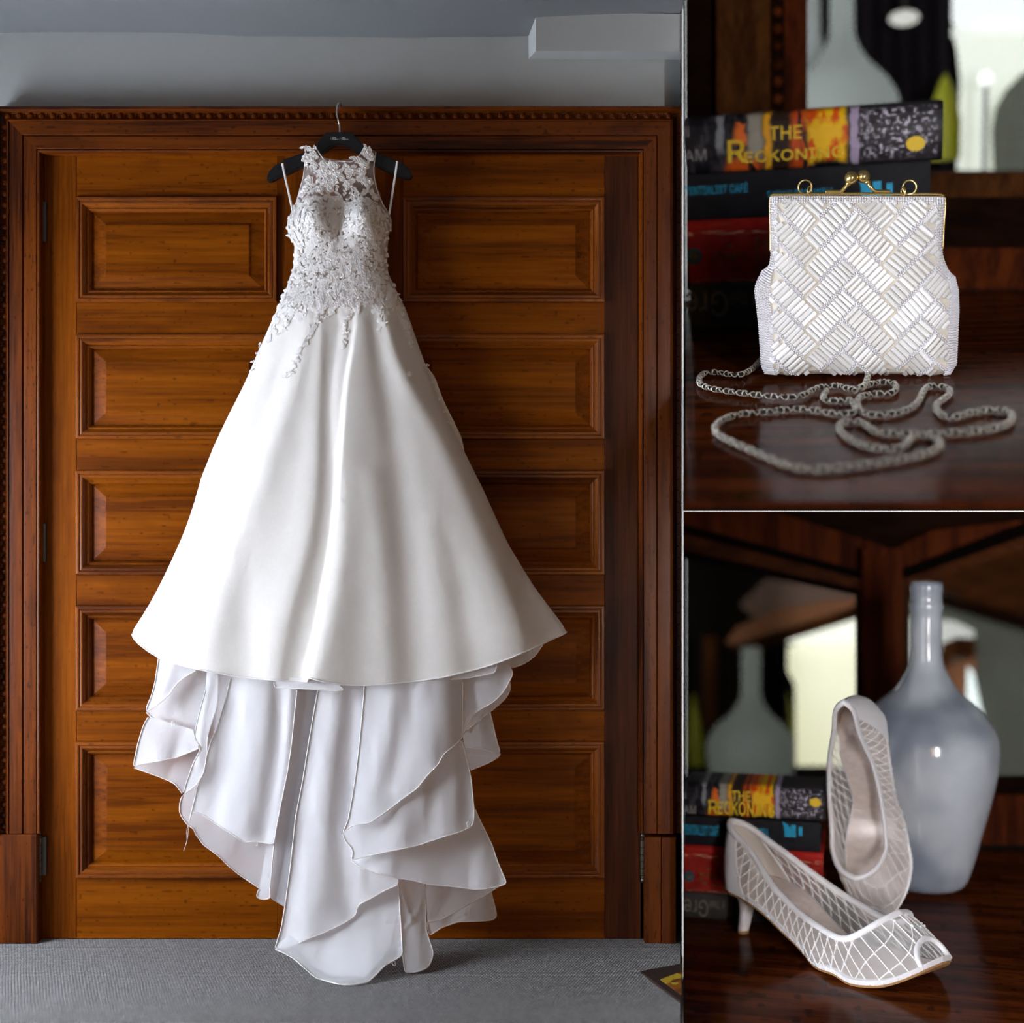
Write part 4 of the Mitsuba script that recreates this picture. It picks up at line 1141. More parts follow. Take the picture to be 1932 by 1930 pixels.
def book_stack(fr, X, Y, yl, where, depth, ends, k):
    """X: pixel function of the stack's own abscissa (0 = left of the view, 1 = the top book's right end); Y: the five edges of the books"""
    xl = X(-.04)
    z = [fr.at(X(.3), y, yl)[2] for y in Y]
    x_at = lambda u: fr.at(X(u), Y[1], yl)[0]
    zt = lambda i, v: Y[i] + (Y[i + 1] - Y[i]) * v
    b1 = thing('book', 'orange and black novel on top of the pile ' + where, 'book')
    book(fr, b1, x_at(.011), x_at(1.0 if k == 1.0 else .965), z[1] + .001, z[0], yl, depth * .62, 'book_reckoning', .030)
    R = lambda u0, u1, v0, v1, i: (X(u0), X(u1), zt(i, v0), zt(i, v1))
    yt = yl - .0005
    spine_text(fr, b1, 'title', 'THE', R(.333, .458, .20, .47, 0), yt, 'ink_yellow', True, label='yellow lettering THE')
    spine_text(fr, b1, 'title', 'R', R(.174, .240, .46, .86, 0), yt, 'ink_yellow', True, label='yellow lettering R')
    spine_text(fr, b1, 'title', 'ECKONING', R(.238, .622, .57, .86, 0), yt, 'ink_yellow', True, label='yellow lettering ECKONING')
    spine_text(fr, b1, 'author', 'N', R(.008, .022, .22, .42, 0), yt, 'ink_silver', label='silver letter N')
    spine_text(fr, b1, 'author', 'AM', R(.009, .090, .62, .84, 0), yt, 'ink_silver', label='silver lettering AM')
    c = (X(.897), (zt(0, .5) + zt(0, .55)) / 2)
    add('badge', disc(fr, c[0], c[1], 19 * k, 15 * k, yt), 'ink_yellow', b1, smooth=False, label='yellow oval badge')
    b2 = thing('book', 'black paperback with cyan lettering, second in the pile ' + where, 'book')
    book(fr, b2, x_at(.011), x_at(ends[0]), z[2] + .001, z[1], yl + .006, depth, 'book_black', .006)
    y2 = yl + .006 - .0005
    spine_text(fr, b2, 'title', 'TENTIALIST CAFÉ', R(.008, .25, .28, .52, 1), y2, 'ink_cyan', True, label='cyan lettering TENTIALIST CAFÉ')
    spine_text(fr, b2, 'author', 'SARAH BAKEWELL', R(.325, .585, .36, .56, 1), y2, 'ink_cyan', True, label='cyan lettering SARAH BAKEWELL')
    a, b = fr.at(X(.685), zt(1, .62), y2), fr.at(X(.765), zt(1, .16), y2)
    w_, h_ = b[0] - a[0], b[2] - a[2]
    flag = [(a[0] + w_ * q[0], a[2] + h_ * q[1]) for q in ((.05, 0), (1, .02), (1, .88), (.6, .86), (.55, .62), (.3, .9), (-.15, 1.05), (0, .7))]
    add('emblem', fr.mesh(prism(flag, y2 - .002, y2)), 'ink_cyan', b2, smooth=False, label='cyan emblem')
    add('emblem', fr.mesh(prism([(a[0] + w_ * q[0], a[2] + h_ * q[1]) for q in ((1.25, .12), (1.55, .12), (1.55, .75), (1.25, .75))], y2 - .002, y2)), 'ink_cyan', b2, smooth=False, label='cyan emblem')
    b3 = thing('book', 'worn red cloth bound book, third in the pile ' + where, 'book')
    book(fr, b3, x_at(.011), x_at(ends[1]), z[3] + .001, z[2], yl - .004, depth, 'book_red', .014)
    y3 = yl - .004 - .0005
    c = (X(.044), zt(2, .60))
    add('medallion', disc(fr, c[0], c[1], 17.5 * k, 17.5 * k, y3), 'ink_teal', b3, smooth=False, label='round dark blue medallion')
    st = []
    for j in range(4):
        q = fr.at(c[0], c[1], y3)
        r = 11 * k * 4.2 / F
        aa = j * np.pi / 4
        st.append(tube(np.array([[q[0] - r * math.cos(aa), y3 - .004, q[2] - r * math.sin(aa)], [q[0] + r * math.cos(aa), y3 - .004, q[2] + r * math.sin(aa)]]), .0022 * k, 5))
    add('medallion_star', fr.mesh(cat(st)), 'ink_gold', b3, smooth=False)
    orn = []
    for j, (u, v) in enumerate(((.13, .52), (.16, .62), (.19, .55), (.20, .68), (.15, .72), (.23, .60), (.125, .63), (.18, .47), (.21, .76), (.25, .66))):
        q = fr.at(X(u), zt(2, v), y3)
        s = 14 * k * 4.2 / F
        t_ = np.linspace(0, 1, 9)
        sg_ = 1 if j % 2 else -1
        orn.append(tube(np.stack([q[0] + s * (t_ - .5), np.full(9, y3 - .001), q[2] + sg_ * s * .5 * np.sin(t_ * 3.1)], 1), .0030 * k, 4))
    for u in (.282, .325):
        q0, q1 = fr.at(X(u), zt(2, .30), y3), fr.at(X(u), zt(2, .93), y3)
        orn.append(box(q0[0] - .0025, q0[0] + .0025, y3 - .002, y3, q1[2], q0[2]))
    for v in (.38, .55, .72, .86):
        q = fr.at(X(.303), zt(2, v), y3)
        t_ = np.linspace(0, 1, 7)
        orn.append(tube(np.stack([q[0] + .02 * k * np.sin(t_ * 5), np.full(7, y3 - .001), q[2] + .035 * k * (t_ - .5)], 1), .0026 * k, 4))
    add('gilt_ornament', fr.mesh(cat(orn)), 'ink_gold', b3, smooth=False, kind='stuff', label='faded gilt ornament')
    qa, qb = fr.at(X(.80), zt(2, .62), y3), fr.at(X(.935), zt(2, .18), y3)
    if ends[1] > .97:
        add('title_panel', fr.mesh(box(qa[0], qb[0], y3 - .003, y3, qa[2], qb[2])), 'ink_teal', b3, smooth=False, label='dark blue title panel')
    b4 = thing('book', 'grey book, lettering upside down, at the bottom of the pile ' + where, 'book')
    book(fr, b4, x_at(.011), x_at(ends[2]), max(z[4], .001), z[3], yl + .004, depth * .9, 'book_grey', .008)
    y4 = yl + .004 - .0005
    spine_text(fr, b4, 'title', 'Gre', R(.009, .172, .20, .72, 3), y4, 'ink_tan', rot=True, label='tan lettering Gre, upside down')
    spine_text(fr, b4, 'title', 'Their', R(.176, .250, .22, .46, 3), y4, 'ink_tan', rot=True, label='tan lettering Their, upside down')
    spine_text(fr, b4, 'title', 'f', R(.268, .282, .22, .46, 3), y4, 'ink_tan', rot=True, label='tan letter f, upside down')
    return b1


yB = P.on(1360, 624)[1]
book_stack(P, lambda u: 1288 + 490 * u, (214, 322, 411, 531, 624), yB, 'behind the beaded purse', .5, (.955, .9, .85), 1.0)

# the purse ---------------------------------------------------------------
mat('purse_cloth', (.70, .65, .56), .8, .2)
mat('pearl', (.78, .78, .83), .18, .6, clearcoat=.6, sheen=.3)
mat('bugle_bright', (.88, .88, .88), .14, .8, clearcoat=.9)
mat('bugle_soft', (.76, .76, .745), .24, .6, clearcoat=.5)
mat('bugle_warm', (.68, .67, .645), .30, .5, clearcoat=.3)
mat('gold', (.95, .70, .26), .18, metal=.9)
mat('chain_silver', (.80, .76, .68), .28, metal=.65)
mat('chain_core', (.02, .018, .015), .8, .2)
LEAN = .10
nP = np.array([0, 1, -LEAN])


def purse_pt(x, y):
    d = P.M.T @ np.array([(x - CX) / F, 1.0, (CY - y) / F])
    o = P.l([0, 0, ZC])
    return o + d * (-(o @ nP) / (d @ nP))


zP = lambda *q: [(1400 + x / 4.391, 300 + y / 4.391) for x, y in q]
OUT = zP((232, 300), (230, 480), (235, 650), (240, 780), (226, 880), (170, 918), (118, 1030), (106, 1090), (120, 1200), (138, 1350), (152, 1550), (160, 1700), (190, 1768), (380, 1790), (600, 1776), (800, 1782), (1000, 1776), (1200, 1782), (1450, 1788), (1600, 1790), (1722, 1772), (1774, 1690), (1782, 1550), (1787, 1400), (1796, 1250), (1790, 1080), (1762, 970), (1716, 930), (1682, 850), (1656, 780), (1660, 600), (1672, 450), (1680, 310))
FRONT = zP((262, 322), (262, 480), (266, 650), (272, 790), (262, 900), (235, 1010), (236, 1180), (255, 1380), (262, 1560), (258, 1700), (300, 1775), (600, 1770), (1000, 1770), (1400, 1778), (1650, 1782), (1690, 1740), (1695, 1500), (1712, 1300), (1722, 1080), (1708, 960), (1650, 830), (1632, 640), (1640, 330))
po = np.array([purse_pt(*q) for q in OUT])[:, [0, 2]]
pf = np.array([purse_pt(*q) for q in FRONT])[:, [0, 2]]
PG, FG = sg.Polygon(po).buffer(0), sg.Polygon(pf).buffer(0)
zmin, zmax = po[:, 1].min(), po[:, 1].max()
xc = po[:, 0].mean()


def purse_y(x, z, front=True):
    """local y of the bag's face: a soft pillow that is thickest low down"""
    x, z = np.asarray(x, float), np.asarray(z, float)
    d = np.array([PG.exterior.distance(sg.Point(a, b)) for a, b in zip(np.ravel(x), np.ravel(z))]).reshape(x.shape)
    t = np.clip((z - zmin) / (zmax - zmin), 0, 1)
    thick = .075 * (1 - .72 * t) + .012
    f = np.minimum(d / .12, 1)
    return LEAN * z - (1 if front else -1) * thick * np.sqrt(np.maximum(1 - (1 - f) ** 2, 0))


pk = thing('beaded_purse', 'white beaded evening purse with a gold kiss lock frame and a long chain', 'purse')
PPX = 4.0 / F                                   # metres of a pixel at the purse
pgs, tri, out = triangulated(po / PPX, 6.0, .8)
pgs = pgs * PPX
for nm, fr_ in (('front', True), ('back', False)):
    y = purse_y(pgs[:, 0], pgs[:, 1], fr_) + .0006
    add('bag', P.mesh((np.stack([pgs[:, 0], y, pgs[:, 1]], 1), tri if fr_ else tri[:, ::-1])), 'purse_cloth', pk, smooth=True)

# herringbone of bugle beads, each block of beads a part, pearls along the long edges
L_, W_ = 96.6 * PPX, 38.7 * PPX
rp = random.Random(11)
ox, oz = purse_pt(*zP((640, 740))[0])[[0, 2]]
pearls, seen = [], set()
R2 = 1 / math.sqrt(2)
to_h = lambda a, b: (ox + (a - b) * R2 * 1.0, oz + (a + b) * R2)


def bead(c, e, half, w, y_tilt):
    """flat faceted tube along e (unit, in the x-z plane) at c, lying on the bag"""
    n = 5
    s = np.linspace(-half, half, n)
    X, Z = c[0] + e[0] * s, c[1] + e[1] * s
    Y = purse_y(X, Z) - .0042
    pth = np.stack([X, np.linspace(Y[0], Y[-1], n), Z], 1)
    a = np.linspace(0, 2 * np.pi, 8, endpoint=False) + math.pi / 8
    side = np.array([-e[1], 0, e[0]])
    up = np.array([0, -1.0, 0]) + side * y_tilt
    ring = (np.cos(a)[:, None] * side * w + np.sin(a)[:, None] * up * w * .62)
    V = pth[:, None] + ring[None]
    m = grid(V[[0, -1]], wrap_v=True)
    k = 8
    caps = [[k * 0 + 0, k * 0 + i + 1, k * 0 + i] for i in range(1, 7)] + [[8, 8 + i, 8 + i + 1] for i in range(1, 7)]
    return trimesh.Trimesh(m.vertices, np.vstack([m.faces, caps]), process=False)


def block(a0, b0, horizontal):
    """a brick of the herringbone in its own (a, b) axes"""
    n = rp.choice((10, 11, 12))
    groups = {'bugle_bright': [], 'bugle_soft': [], 'bugle_warm': []}
    base = rp.choices(('bugle_soft', 'bugle_warm', 'bugle_bright'), (5, 3, 2))[0]
    skew, tilt0 = rp.uniform(-.06, .06), rp.uniform(-.35, .35)
    for k in range(n):
        t = (k + .5) / n * L_
        if horizontal:
            c, e = to_h(a0 + t, b0 + W_ / 2), np.array([-R2, R2])
        else:
            c, e = to_h(a0 + W_ / 2, b0 + t), np.array([R2, R2])
        th = skew + rp.uniform(-.035, .035)
        e = np.array([e[0] * math.cos(th) - e[1] * math.sin(th), e[0] * math.sin(th) + e[1] * math.cos(th)])
        half = (W_ - 7.6 * PPX) / 2
        ends = [sg.Point(c[0] + s * e[0] * half, c[1] + s * e[1] * half) for s in (-1, 0, 1)]
        ins = [FG.contains(q) and q.y > zmin + .012 for q in ends]
        if not ins[1]:
            continue
        if not all(ins):
            half *= .55
            if not all(FG.contains(sg.Point(c[0] + s * e[0] * half, c[1] + s * e[1] * half)) for s in (-1, 1)):
                half *= .6
        g = base if rp.random() < .75 else rp.choice(list(groups))
        groups[g].append(bead(c, e, half, L_ / n / 2 * rp.uniform(.86, .95), tilt0 + rp.uniform(-.28, .28)))
    best = max(groups.values(), key=len)
    if sum(map(len, groups.values())) == 0:
        return
    par = None
    for g, ms in groups.items():
        if ms:
            if par is None:
                par = add('bead_block', P.mesh(cat(ms)), g, pk, smooth=25, kind='stuff' if len(ms) < 4 else None)
            else:
                add('bead', P.mesh(cat(ms)), g, par, smooth=25, kind='stuff')
    # a staggered double row of pearls along one long edge
    nn = int(L_ / (4.3 * PPX))
    for k in range(nn):
        for off in (-1, 1):
            t = (k + .5 + .25 * off) / nn * L_
            a, b = (a0 + t, b0 + off * 1.75 * PPX) if horizontal else (a0 + off * 1.75 * PPX, b0 + t)
            x, z = to_h(a, b)
            if FG.contains(sg.Point(x, z)):
                pearls.append((x, z, 1.95 * rp.uniform(.93, 1.05), .0045))


for i in range(-7, 8):
    for j in range(-14, 15):
        # lattice vectors (W, W) and (L + W, W - L)
        a0, b0 = j * W_ + i * (L_ + W_), j * W_ + i * (W_ - L_)
        cx_, cz_ = to_h(a0 + L_ / 2, b0 + W_ / 2)
        if FG.buffer(.06).contains(sg.Point(cx_, cz_)):
            block(a0, b0, True)
        cx_, cz_ = to_h(a0 + L_ + W_ / 2, b0 + W_ - L_ / 2)
        if FG.buffer(.06).contains(sg.Point(cx_, cz_)):
            block(a0 + L_, b0 + W_ - L_, False)


def pearl_row(line, r=2.05, off=.004, gap=4.4):
    q = np.array([purse_pt(*c) for c in line])[:, [0, 2]]
    n = max(2, int(np.linalg.norm(np.diff(q, axis=0), axis=1).sum() / (gap * PPX)))
    for x, z in polyl(q, n):
        pearls.append((x, z, r * rp.uniform(.92, 1.06), off))


for dz_ in (312, 330, 348):
    pearl_row(zP((255, dz_), (1660, dz_ + 8)))
for dx_ in (0, 18, 36, 54):
    pearl_row(zP((236 + dx_, 320), (234 + dx_, 480), (240 + dx_, 650), (245 + dx_, 790), (232 + dx_ * .8, 890)))
    pearl_row(zP((1676 - dx_, 325), (1668 - dx_, 450), (1656 - dx_, 600), (1652 - dx_, 780), (1680 - dx_, 870), (1716 - dx_ * .8, 940)))
for k in range(8):                       # the pearled gussets
    t = k / 7
    lo = [(226, 890), (168, 925), (118, 1035), (110, 1090), (124, 1200), (142, 1350), (156, 1550), (164, 1700), (194, 1764)]
    hi = [(262, 900), (250, 940), (236, 1010), (234, 1090), (240, 1190), (256, 1370), (264, 1560), (262, 1690), (282, 1768)]
    pearl_row(zP(*[(a[0] + (b[0] - a[0]) * t, a[1] + (b[1] - a[1]) * t) for a, b in zip(lo, hi)][0:]), gap=4.3)
    lo = [(1716, 935), (1760, 975), (1788, 1085), (1793, 1250), (1784, 1400), (1779, 1550), (1771, 1690), (1720, 1768)]
    hi = [(1700, 960), (1712, 1000), (1722, 1085), (1712, 1290), (1704, 1400), (1696, 1520), (1692, 1690), (1672, 1776)]
    pearl_row(zP(*[(a[0] + (b[0] - a[0]) * t, a[1] + (b[1] - a[1]) * t) for a, b in zip(lo, hi)][0:]), gap=4.3)
pe = np.array(pearls)
yy = purse_y(pe[:, 0], pe[:, 1])
unit = trimesh.creation.icosphere(subdivisions=1, radius=1.0)
V = (unit.vertices[None] * (pe[:, 2] * PPX)[:, None, None] + np.stack([pe[:, 0], yy - pe[:, 3], pe[:, 1]], 1)[:, None]).reshape(-1, 3)
Fc = (unit.faces[None] + (np.arange(len(pe)) * len(unit.vertices))[:, None, None]).reshape(-1, 3)
add('pearl_beading', P.mesh((V, Fc)), 'pearl', pk, smooth=True, kind='stuff', label='rows of tiny white pearl beads')

# gold frame, kiss lock, rings
gp = lambda *q: np.array([[p_[0], LEAN * p_[2] - .004, p_[2]] for p_ in (purse_pt(*c) for c in zP(*q))])
bar = spline(gp((236, 760), (233, 500), (232, 340), (245, 300), (300, 291), (700, 288), (1200, 289), (1600, 291), (1662, 300), (1680, 330), (1676, 500), (1664, 740)), 140)
add('frame', P.mesh(cat([tube(bar, 1.9 * PPX, 8), tube(bar + [0, .018, 0], 1.9 * PPX, 8)])), 'gold', pk, smooth=True)
for c, r, dy in (((905, 156), 52, -.004), ((1005, 147), 52, .010)):
    q = gp(c)[0]
    add('clasp_ball', P.mesh(ball(r / 4.391 * PPX, 3, q + [0, dy, 0])), 'gold', pk, smooth=True)
for pts_, dy in ((((690, 270), (760, 268), (815, 268), (840, 250), (872, 212), (890, 190)), -.004), (((1228, 272), (1160, 271), (1105, 268), (1080, 250), (1048, 205), (1035, 180)), .010)):
    q = spline(gp(*pts_), 40) + [0, dy, 0]
    r = np.full(40, 15 / 4.391 * PPX)
    r[28:] *= np.linspace(1.05, .8, 12)
    add('clasp_arm', P.mesh(cat([tube(q, r, 10), ball(24 / 4.391 * PPX, 2, q[-3])])), 'gold', pk, smooth=True)
for c, r, w, tw in (((523, 230), 54, 7, .3), ((560, 262), 33, 6, 1.1), ((1388, 232), 54, 7, -.35), ((1335, 268), 33, 6, -1.1)):
    q = gp(c)[0]
    a = np.linspace(0, 2 * np.pi, 32, endpoint=False)
    R = r / 4.391 * PPX
    add('ring', P.mesh(tube(np.stack([q[0] + R * np.cos(a) * math.cos(tw), q[1] - .004 + R * np.cos(a) * math.sin(tw), q[2] + R * np.sin(a)], 1), w / 4.391 * PPX, 8, closed=True)), 'gold', pk, smooth=True)
# hinge studs at the frame's corners
for c in ((245, 312), (1668, 316)):
    add('stud', P.mesh(ball(10 / 4.391 * PPX, 2, gp(c)[0] + [0, -.006, 0])), 'gold', pk, smooth=True)

zC = lambda *q: [(1280 + x / 2.963, 600 + y / 2.963) for x, y in q]
CH_A = zC((470, 252), (440, 285), (400, 320), (330, 345), (250, 335), (170, 330), (120, 360), (130, 400), (200, 425), (330, 445), (450, 460), (560, 470), (650, 470), (730, 445), (800, 415), (900, 410), (960, 425), (1010, 420), (1050, 385), (1060, 345), (1050, 305))
CH_B = zC((830, 428), (812, 455), (845, 485), (940, 480), (985, 510), (970, 552), (880, 557), (780, 540), (650, 530), (500, 545), (350, 560), (250, 590), (205, 640), (250, 690), (400, 760), (550, 825), (700, 865), (850, 867), (1000, 850), (1200, 820), (1400, 778), (1462, 740), (1440, 700), (1370, 680), (1310, 692), (1270, 735), (1200, 757), (1080, 747), (960, 702), (905, 650), (920, 608), (980, 598), (1050, 622), (1120, 662), (1300, 670), (1500, 666), (1700, 650), (1830, 620), (1866, 580), (1830, 542), (1740, 535), (1620, 555), (1520, 578), (1450, 543), (1452, 498), (1512, 450), (1490, 408), (1420, 400), (1370, 430), (1340, 490), (1260, 542), (1150, 562), (1060, 560), (1008, 520), (1024, 460), (1100, 445), (1180, 442), (1217, 410), (1180, 380), (1110, 382), (1030, 410), (985, 428))


def chain_on_table(line, r, lift_=0.0):
    q = np.array([P.on(*c) for c in line])
    q = spline(q, 600)
    L = np.linalg.norm(np.diff(q, axis=0), axis=1).sum()
    n = int(L / (r * 1.0))
    q = polyl(q, n)
    q[:, 2] = r * 1.14 + lift_
    return q


rc = 6.0 * PPX
links, cores = [], []
for line, lf in ((CH_B, 0.0), (CH_A, .004)):
    q = chain_on_table(line, rc, lf)
    # where the chain crosses itself it rides over
    t, n, b = frames_along(q)
    tor = np.linspace(0, 2 * np.pi, 10, endpoint=False)
    for k in range(len(q)):
        tl = (1 if k % 2 else -1) * .75
        ax1 = n[k] * math.cos(.6 * k) + b[k] * math.sin(.6 * k)
        ax2 = np.cross(t[k], ax1)
        d2 = ax2 * math.cos(tl) + t[k] * math.sin(tl)
        ringp = q[k] + rc * .86 * (np.cos(tor)[:, None] * ax1 + np.sin(tor)[:, None] * d2)
        links.append(tube(ringp, rc * .21, 5, closed=True))
    cores.append(tube(q[::2], rc * .55, 6))
ck = pk + '__chain'
labels[ck] = {'label': 'long silver box chain lying in loops on the table'}
scene[ck] = mikit.ply(P.mesh(cat(links)), 'chain_silver', smooth=True)
labels[ck]['kind'] = 'stuff'
add('core', P.mesh(cat(cores)), 'chain_core', ck, smooth=True)

# the mirror behind the books: its frame, and the room and bottle that it shows
mat('mirror_day', (.6, .62, .56), .8, .1)
yM = P.on(1700, 549)[1] + .12
mk = thing('framed_mirror', 'old mirror in a dark carved wooden frame behind the purse', 'mirror')
add('pilaster', pbox(P, 1352, 1452, -60, 400, yM - .10, .10), 'cabinet_brown', mk, smooth=False)
add('side_rail', pbox(P, 1480, 1522, -60, 400, yM - .06, .06), 'cabinet_red', mk, smooth=False)
add('side_rail', pbox(P, 1452, 1480, -60, 400, yM - .05, .05), 'cabinet_dark', mk, smooth=False)
for k in range(8):
    q = P.at(1467, 22 + 33 * k, yM - .06)
    add('carved_bead', P.mesh(ball(.021, 2, q)), 'table_varnish', mk, smooth=True)
add('lower_rail', pbox(P, 1430, 1990, 326, 372, yM - .08, .10), 'cabinet_brown', mk, smooth=False)
add('lower_rail', pbox(P, 1430, 1990, 372, 470, yM - .05, .10), 'cabinet_dark', mk, smooth=False)
add('lower_rail', pbox(P, 1430, 1990, 468, 546, yM - .07, .10), 'cabinet_red', mk, smooth=False)
add('back_board', pbox(P, 1292, 1354, -60, 545, yM - .02, .04), 'cabinet_dark', mk, smooth=False)

# ------------------------------------------------------------------ the rug's corner on the carpet
rug = thing('patterned_rug', 'corner of a dark bordered rug with a yellow and rust pattern on the carpet', 'rug')
f3 = lambda x, y, z: WORLD.on(x, y, z)


def rug_color(p, n, uv):
    a = fbm(p.x * 22, p.y * 22, 1.0, 3)
    c = mix(mi.Color3f(.10, .028, .008), mi.Color3f(.22, .075, .012), smoothstep(.35, .6, a))
    return mix(c, mi.Color3f(.40, .27, .025), smoothstep(.54, .60, fbm(p.x * 34 + 5, p.y * 34, 3.0, 2)))


mat('rug_field', mikit.proc(rug_color), .9, .1)
mat('rug_border', mikit.proc(lambda p, n, uv: mi.Color3f(.035, .022, .018) * (.8 + .4 * noise(p.x * 300, p.y * 300))), .9, .1)
for nm, q, h, m_ in (('border', ((1208.6, 1832), (1286, 1817.8), (1286, 1890.5)), .008, 'rug_border'), ('field', ((1246, 1847.6), (1286, 1832.5), (1286, 1876)), .0095, 'rug_field')):
    v = np.array([f3(*c, h) for c in q])
    v = np.vstack([v, v * [1, 1, 0] + [0, 0, .002]])
    add(nm, trimesh.convex.convex_hull(v), m_, rug, smooth=False)

# ------------------------------------------------------------------ the shoes' table
S = Frame(px(1600, 1858, 3.93), 0.0, -14.0)
st = thing('varnished_table', 'dark glossy wooden table top with the mesh shoes on it', 'table')
slab(S, [(1291.5, 1950), (1985, 1950), (1985, 1603), (1291.5, 1603)], .03, 'table_varnish', 'top', st)
yB2 = S.on(1360, 1738)[1]
book_stack(S, lambda u: 1288 + 279 * u, (1480.5, 1544, 1599.5, 1688.5, 1741), yB2, 'behind the mesh shoes', .34, (.93, .95, .60), 0.60)

# the bottle ----------------------------------------------------------
mat('milk_glass_solid', mikit.proc(lambda p, n, uv: mix(mi.Color3f(.24, .28, .36), mi.Color3f(.70, .73, .78), smoothstep(.25, .7, fbm(p.x * 5, p.y * 5, p.z * 3.6, 3)))), .10, .8, clearcoat=1.0, clearcoat_gloss=.98)
scene['milk_glass'] = {'type': 'mask', 'opacity': 0.74, 'bsdf': scene.pop('milk_glass_solid')}
BOT = [(1117, 29.5), (1119, 30.8), (1135, 30.6), (1156, 30.2), (1160, 32.4), (1166, 32.6), (1171, 30.3), (1200, 29.6), (1232, 29.5), (1262, 31), (1280, 36), (1297, 45), (1314, 56), (1331, 71), (1345, 88), (1358, 102), (1372, 114), (1388, 125), (1405, 134), (1420, 137.6), (1440, 138.5), (1469, 136.5), (1502, 130), (1536, 121.5), (1570, 112), (1604, 102), (1637, 93), (1664, 84), (1682, 76), (1691, 66), (1695, 40), (1696, 2)]


def bottle(fr, xc_, yl, scale=1.0, top=1117.0):
    c0 = fr.at(xc_, top, yl)
    prof = []
    for y, hw in BOT:
        q = fr.at(xc_ + hw * scale, top + (y - 1117) * scale, yl)
        prof.append((q[0] - c0[0], q[2]))
    zb = prof[-1][1]
    prof = [(r, z) for r, z in prof]
    ys = spline(np.array(prof), 90)
    ys[:, 0] = np.maximum(ys[:, 0], .001)
    inner = [(ys[0, 0] - .012, ys[0, 1]), (ys[0, 0] - .014, ys[0, 1] - .10)]
    m = lathe(np.vstack([inner[::-1], ys]), 72, (c0[0], yl))
    return m, zb


yBo = S.on(1748, 1697)[1] + .13
bm, zb = bottle(S, 1748, yBo)
shift = -zb + .002
bk_ = thing('glass_bottle', 'tall pale milky glass bottle standing behind the shoes', 'bottle')
bm.apply_translation([0, 0, shift])
add('body', S.mesh(bm), 'milk_glass', bk_, smooth=True)

# shoes -----------------------------------------------------------------
from scipy.interpolate import PchipInterpolator as PI
SP = [-0.359, 0.4658, -0.646, 0.7738, 0.1857, 0.1009, 1.3, 0.443, 0.3372, 0.2224, 0.1521, 0.1182, 0.2208, 0.0708, 0.1387, 0.165, 0.17, 0.1, 0.765, 0.05, 0.3908, 0.02, 0.05]
SP2 = [1.3911, 1.0732, -1.3497, 0.0824, 0.6739, 0.7416, 0.9694, 0.6701, 1.2308]
mat('shoe_satin', (.90, .88, .89), .42, .4, sheen=.3)
mat('shoe_lining', (.58, .52, .46), .6, .3)
mat('shoe_thread', (.93, .91, .88), .6, .3)
mat('shoe_sole', (.42, .22, .09), .5, .4)
mat('shoe_insole', mikit.proc(lambda p, n, uv: mix(mi.Color3f(.72, .60, .54), mi.Color3f(.90, .80, .75), fbm(p.x * 60, p.y * 60, p.z * 60, 3))), .30, metal=.35)
scene['shoe_mesh'] = {'type': 'mask', 'opacity': 0.30, 'bsdf': {'type': 'twosided', 'bsdf': {'type': 'principled', 'base_color': rgb((.80, .78, .75)), 'roughness': .5, 'specular': .4}}}
AA = [0, .008, .03, .1, .25, .45, .62, .74, .84, .92, .965, .988, 1.0]
W0 = np.array([0, .030, .062, .11, .115, .105, .145, .160, .145, .108, .076, .045, 0])
hh, ts, LS, wk, at = SP[4], SP[5], SP[3], SP[6], SP[18]
sole_w = PI(AA, W0 * wk)
sole_c = PI([0, .14, .25, .40, .55, .66, .74, .84, 1.0], [hh * 1.02, hh * .97, hh * .83, hh * SP[20], hh * SP[21], .012, 0.0, .012, ts])
top_c = PI(np.linspace(0, 1, 6), SP[7:13])
_w = SP[13:18]
top_w = PI([0, .02, .06, .15, .4, .65, .85, .93, .98, 1.0], [0, _w[0] * .45, _w[0] * .8, _w[0], _w[1], _w[2], _w[3], _w[3] * .82, _w[3] * .45, 0])


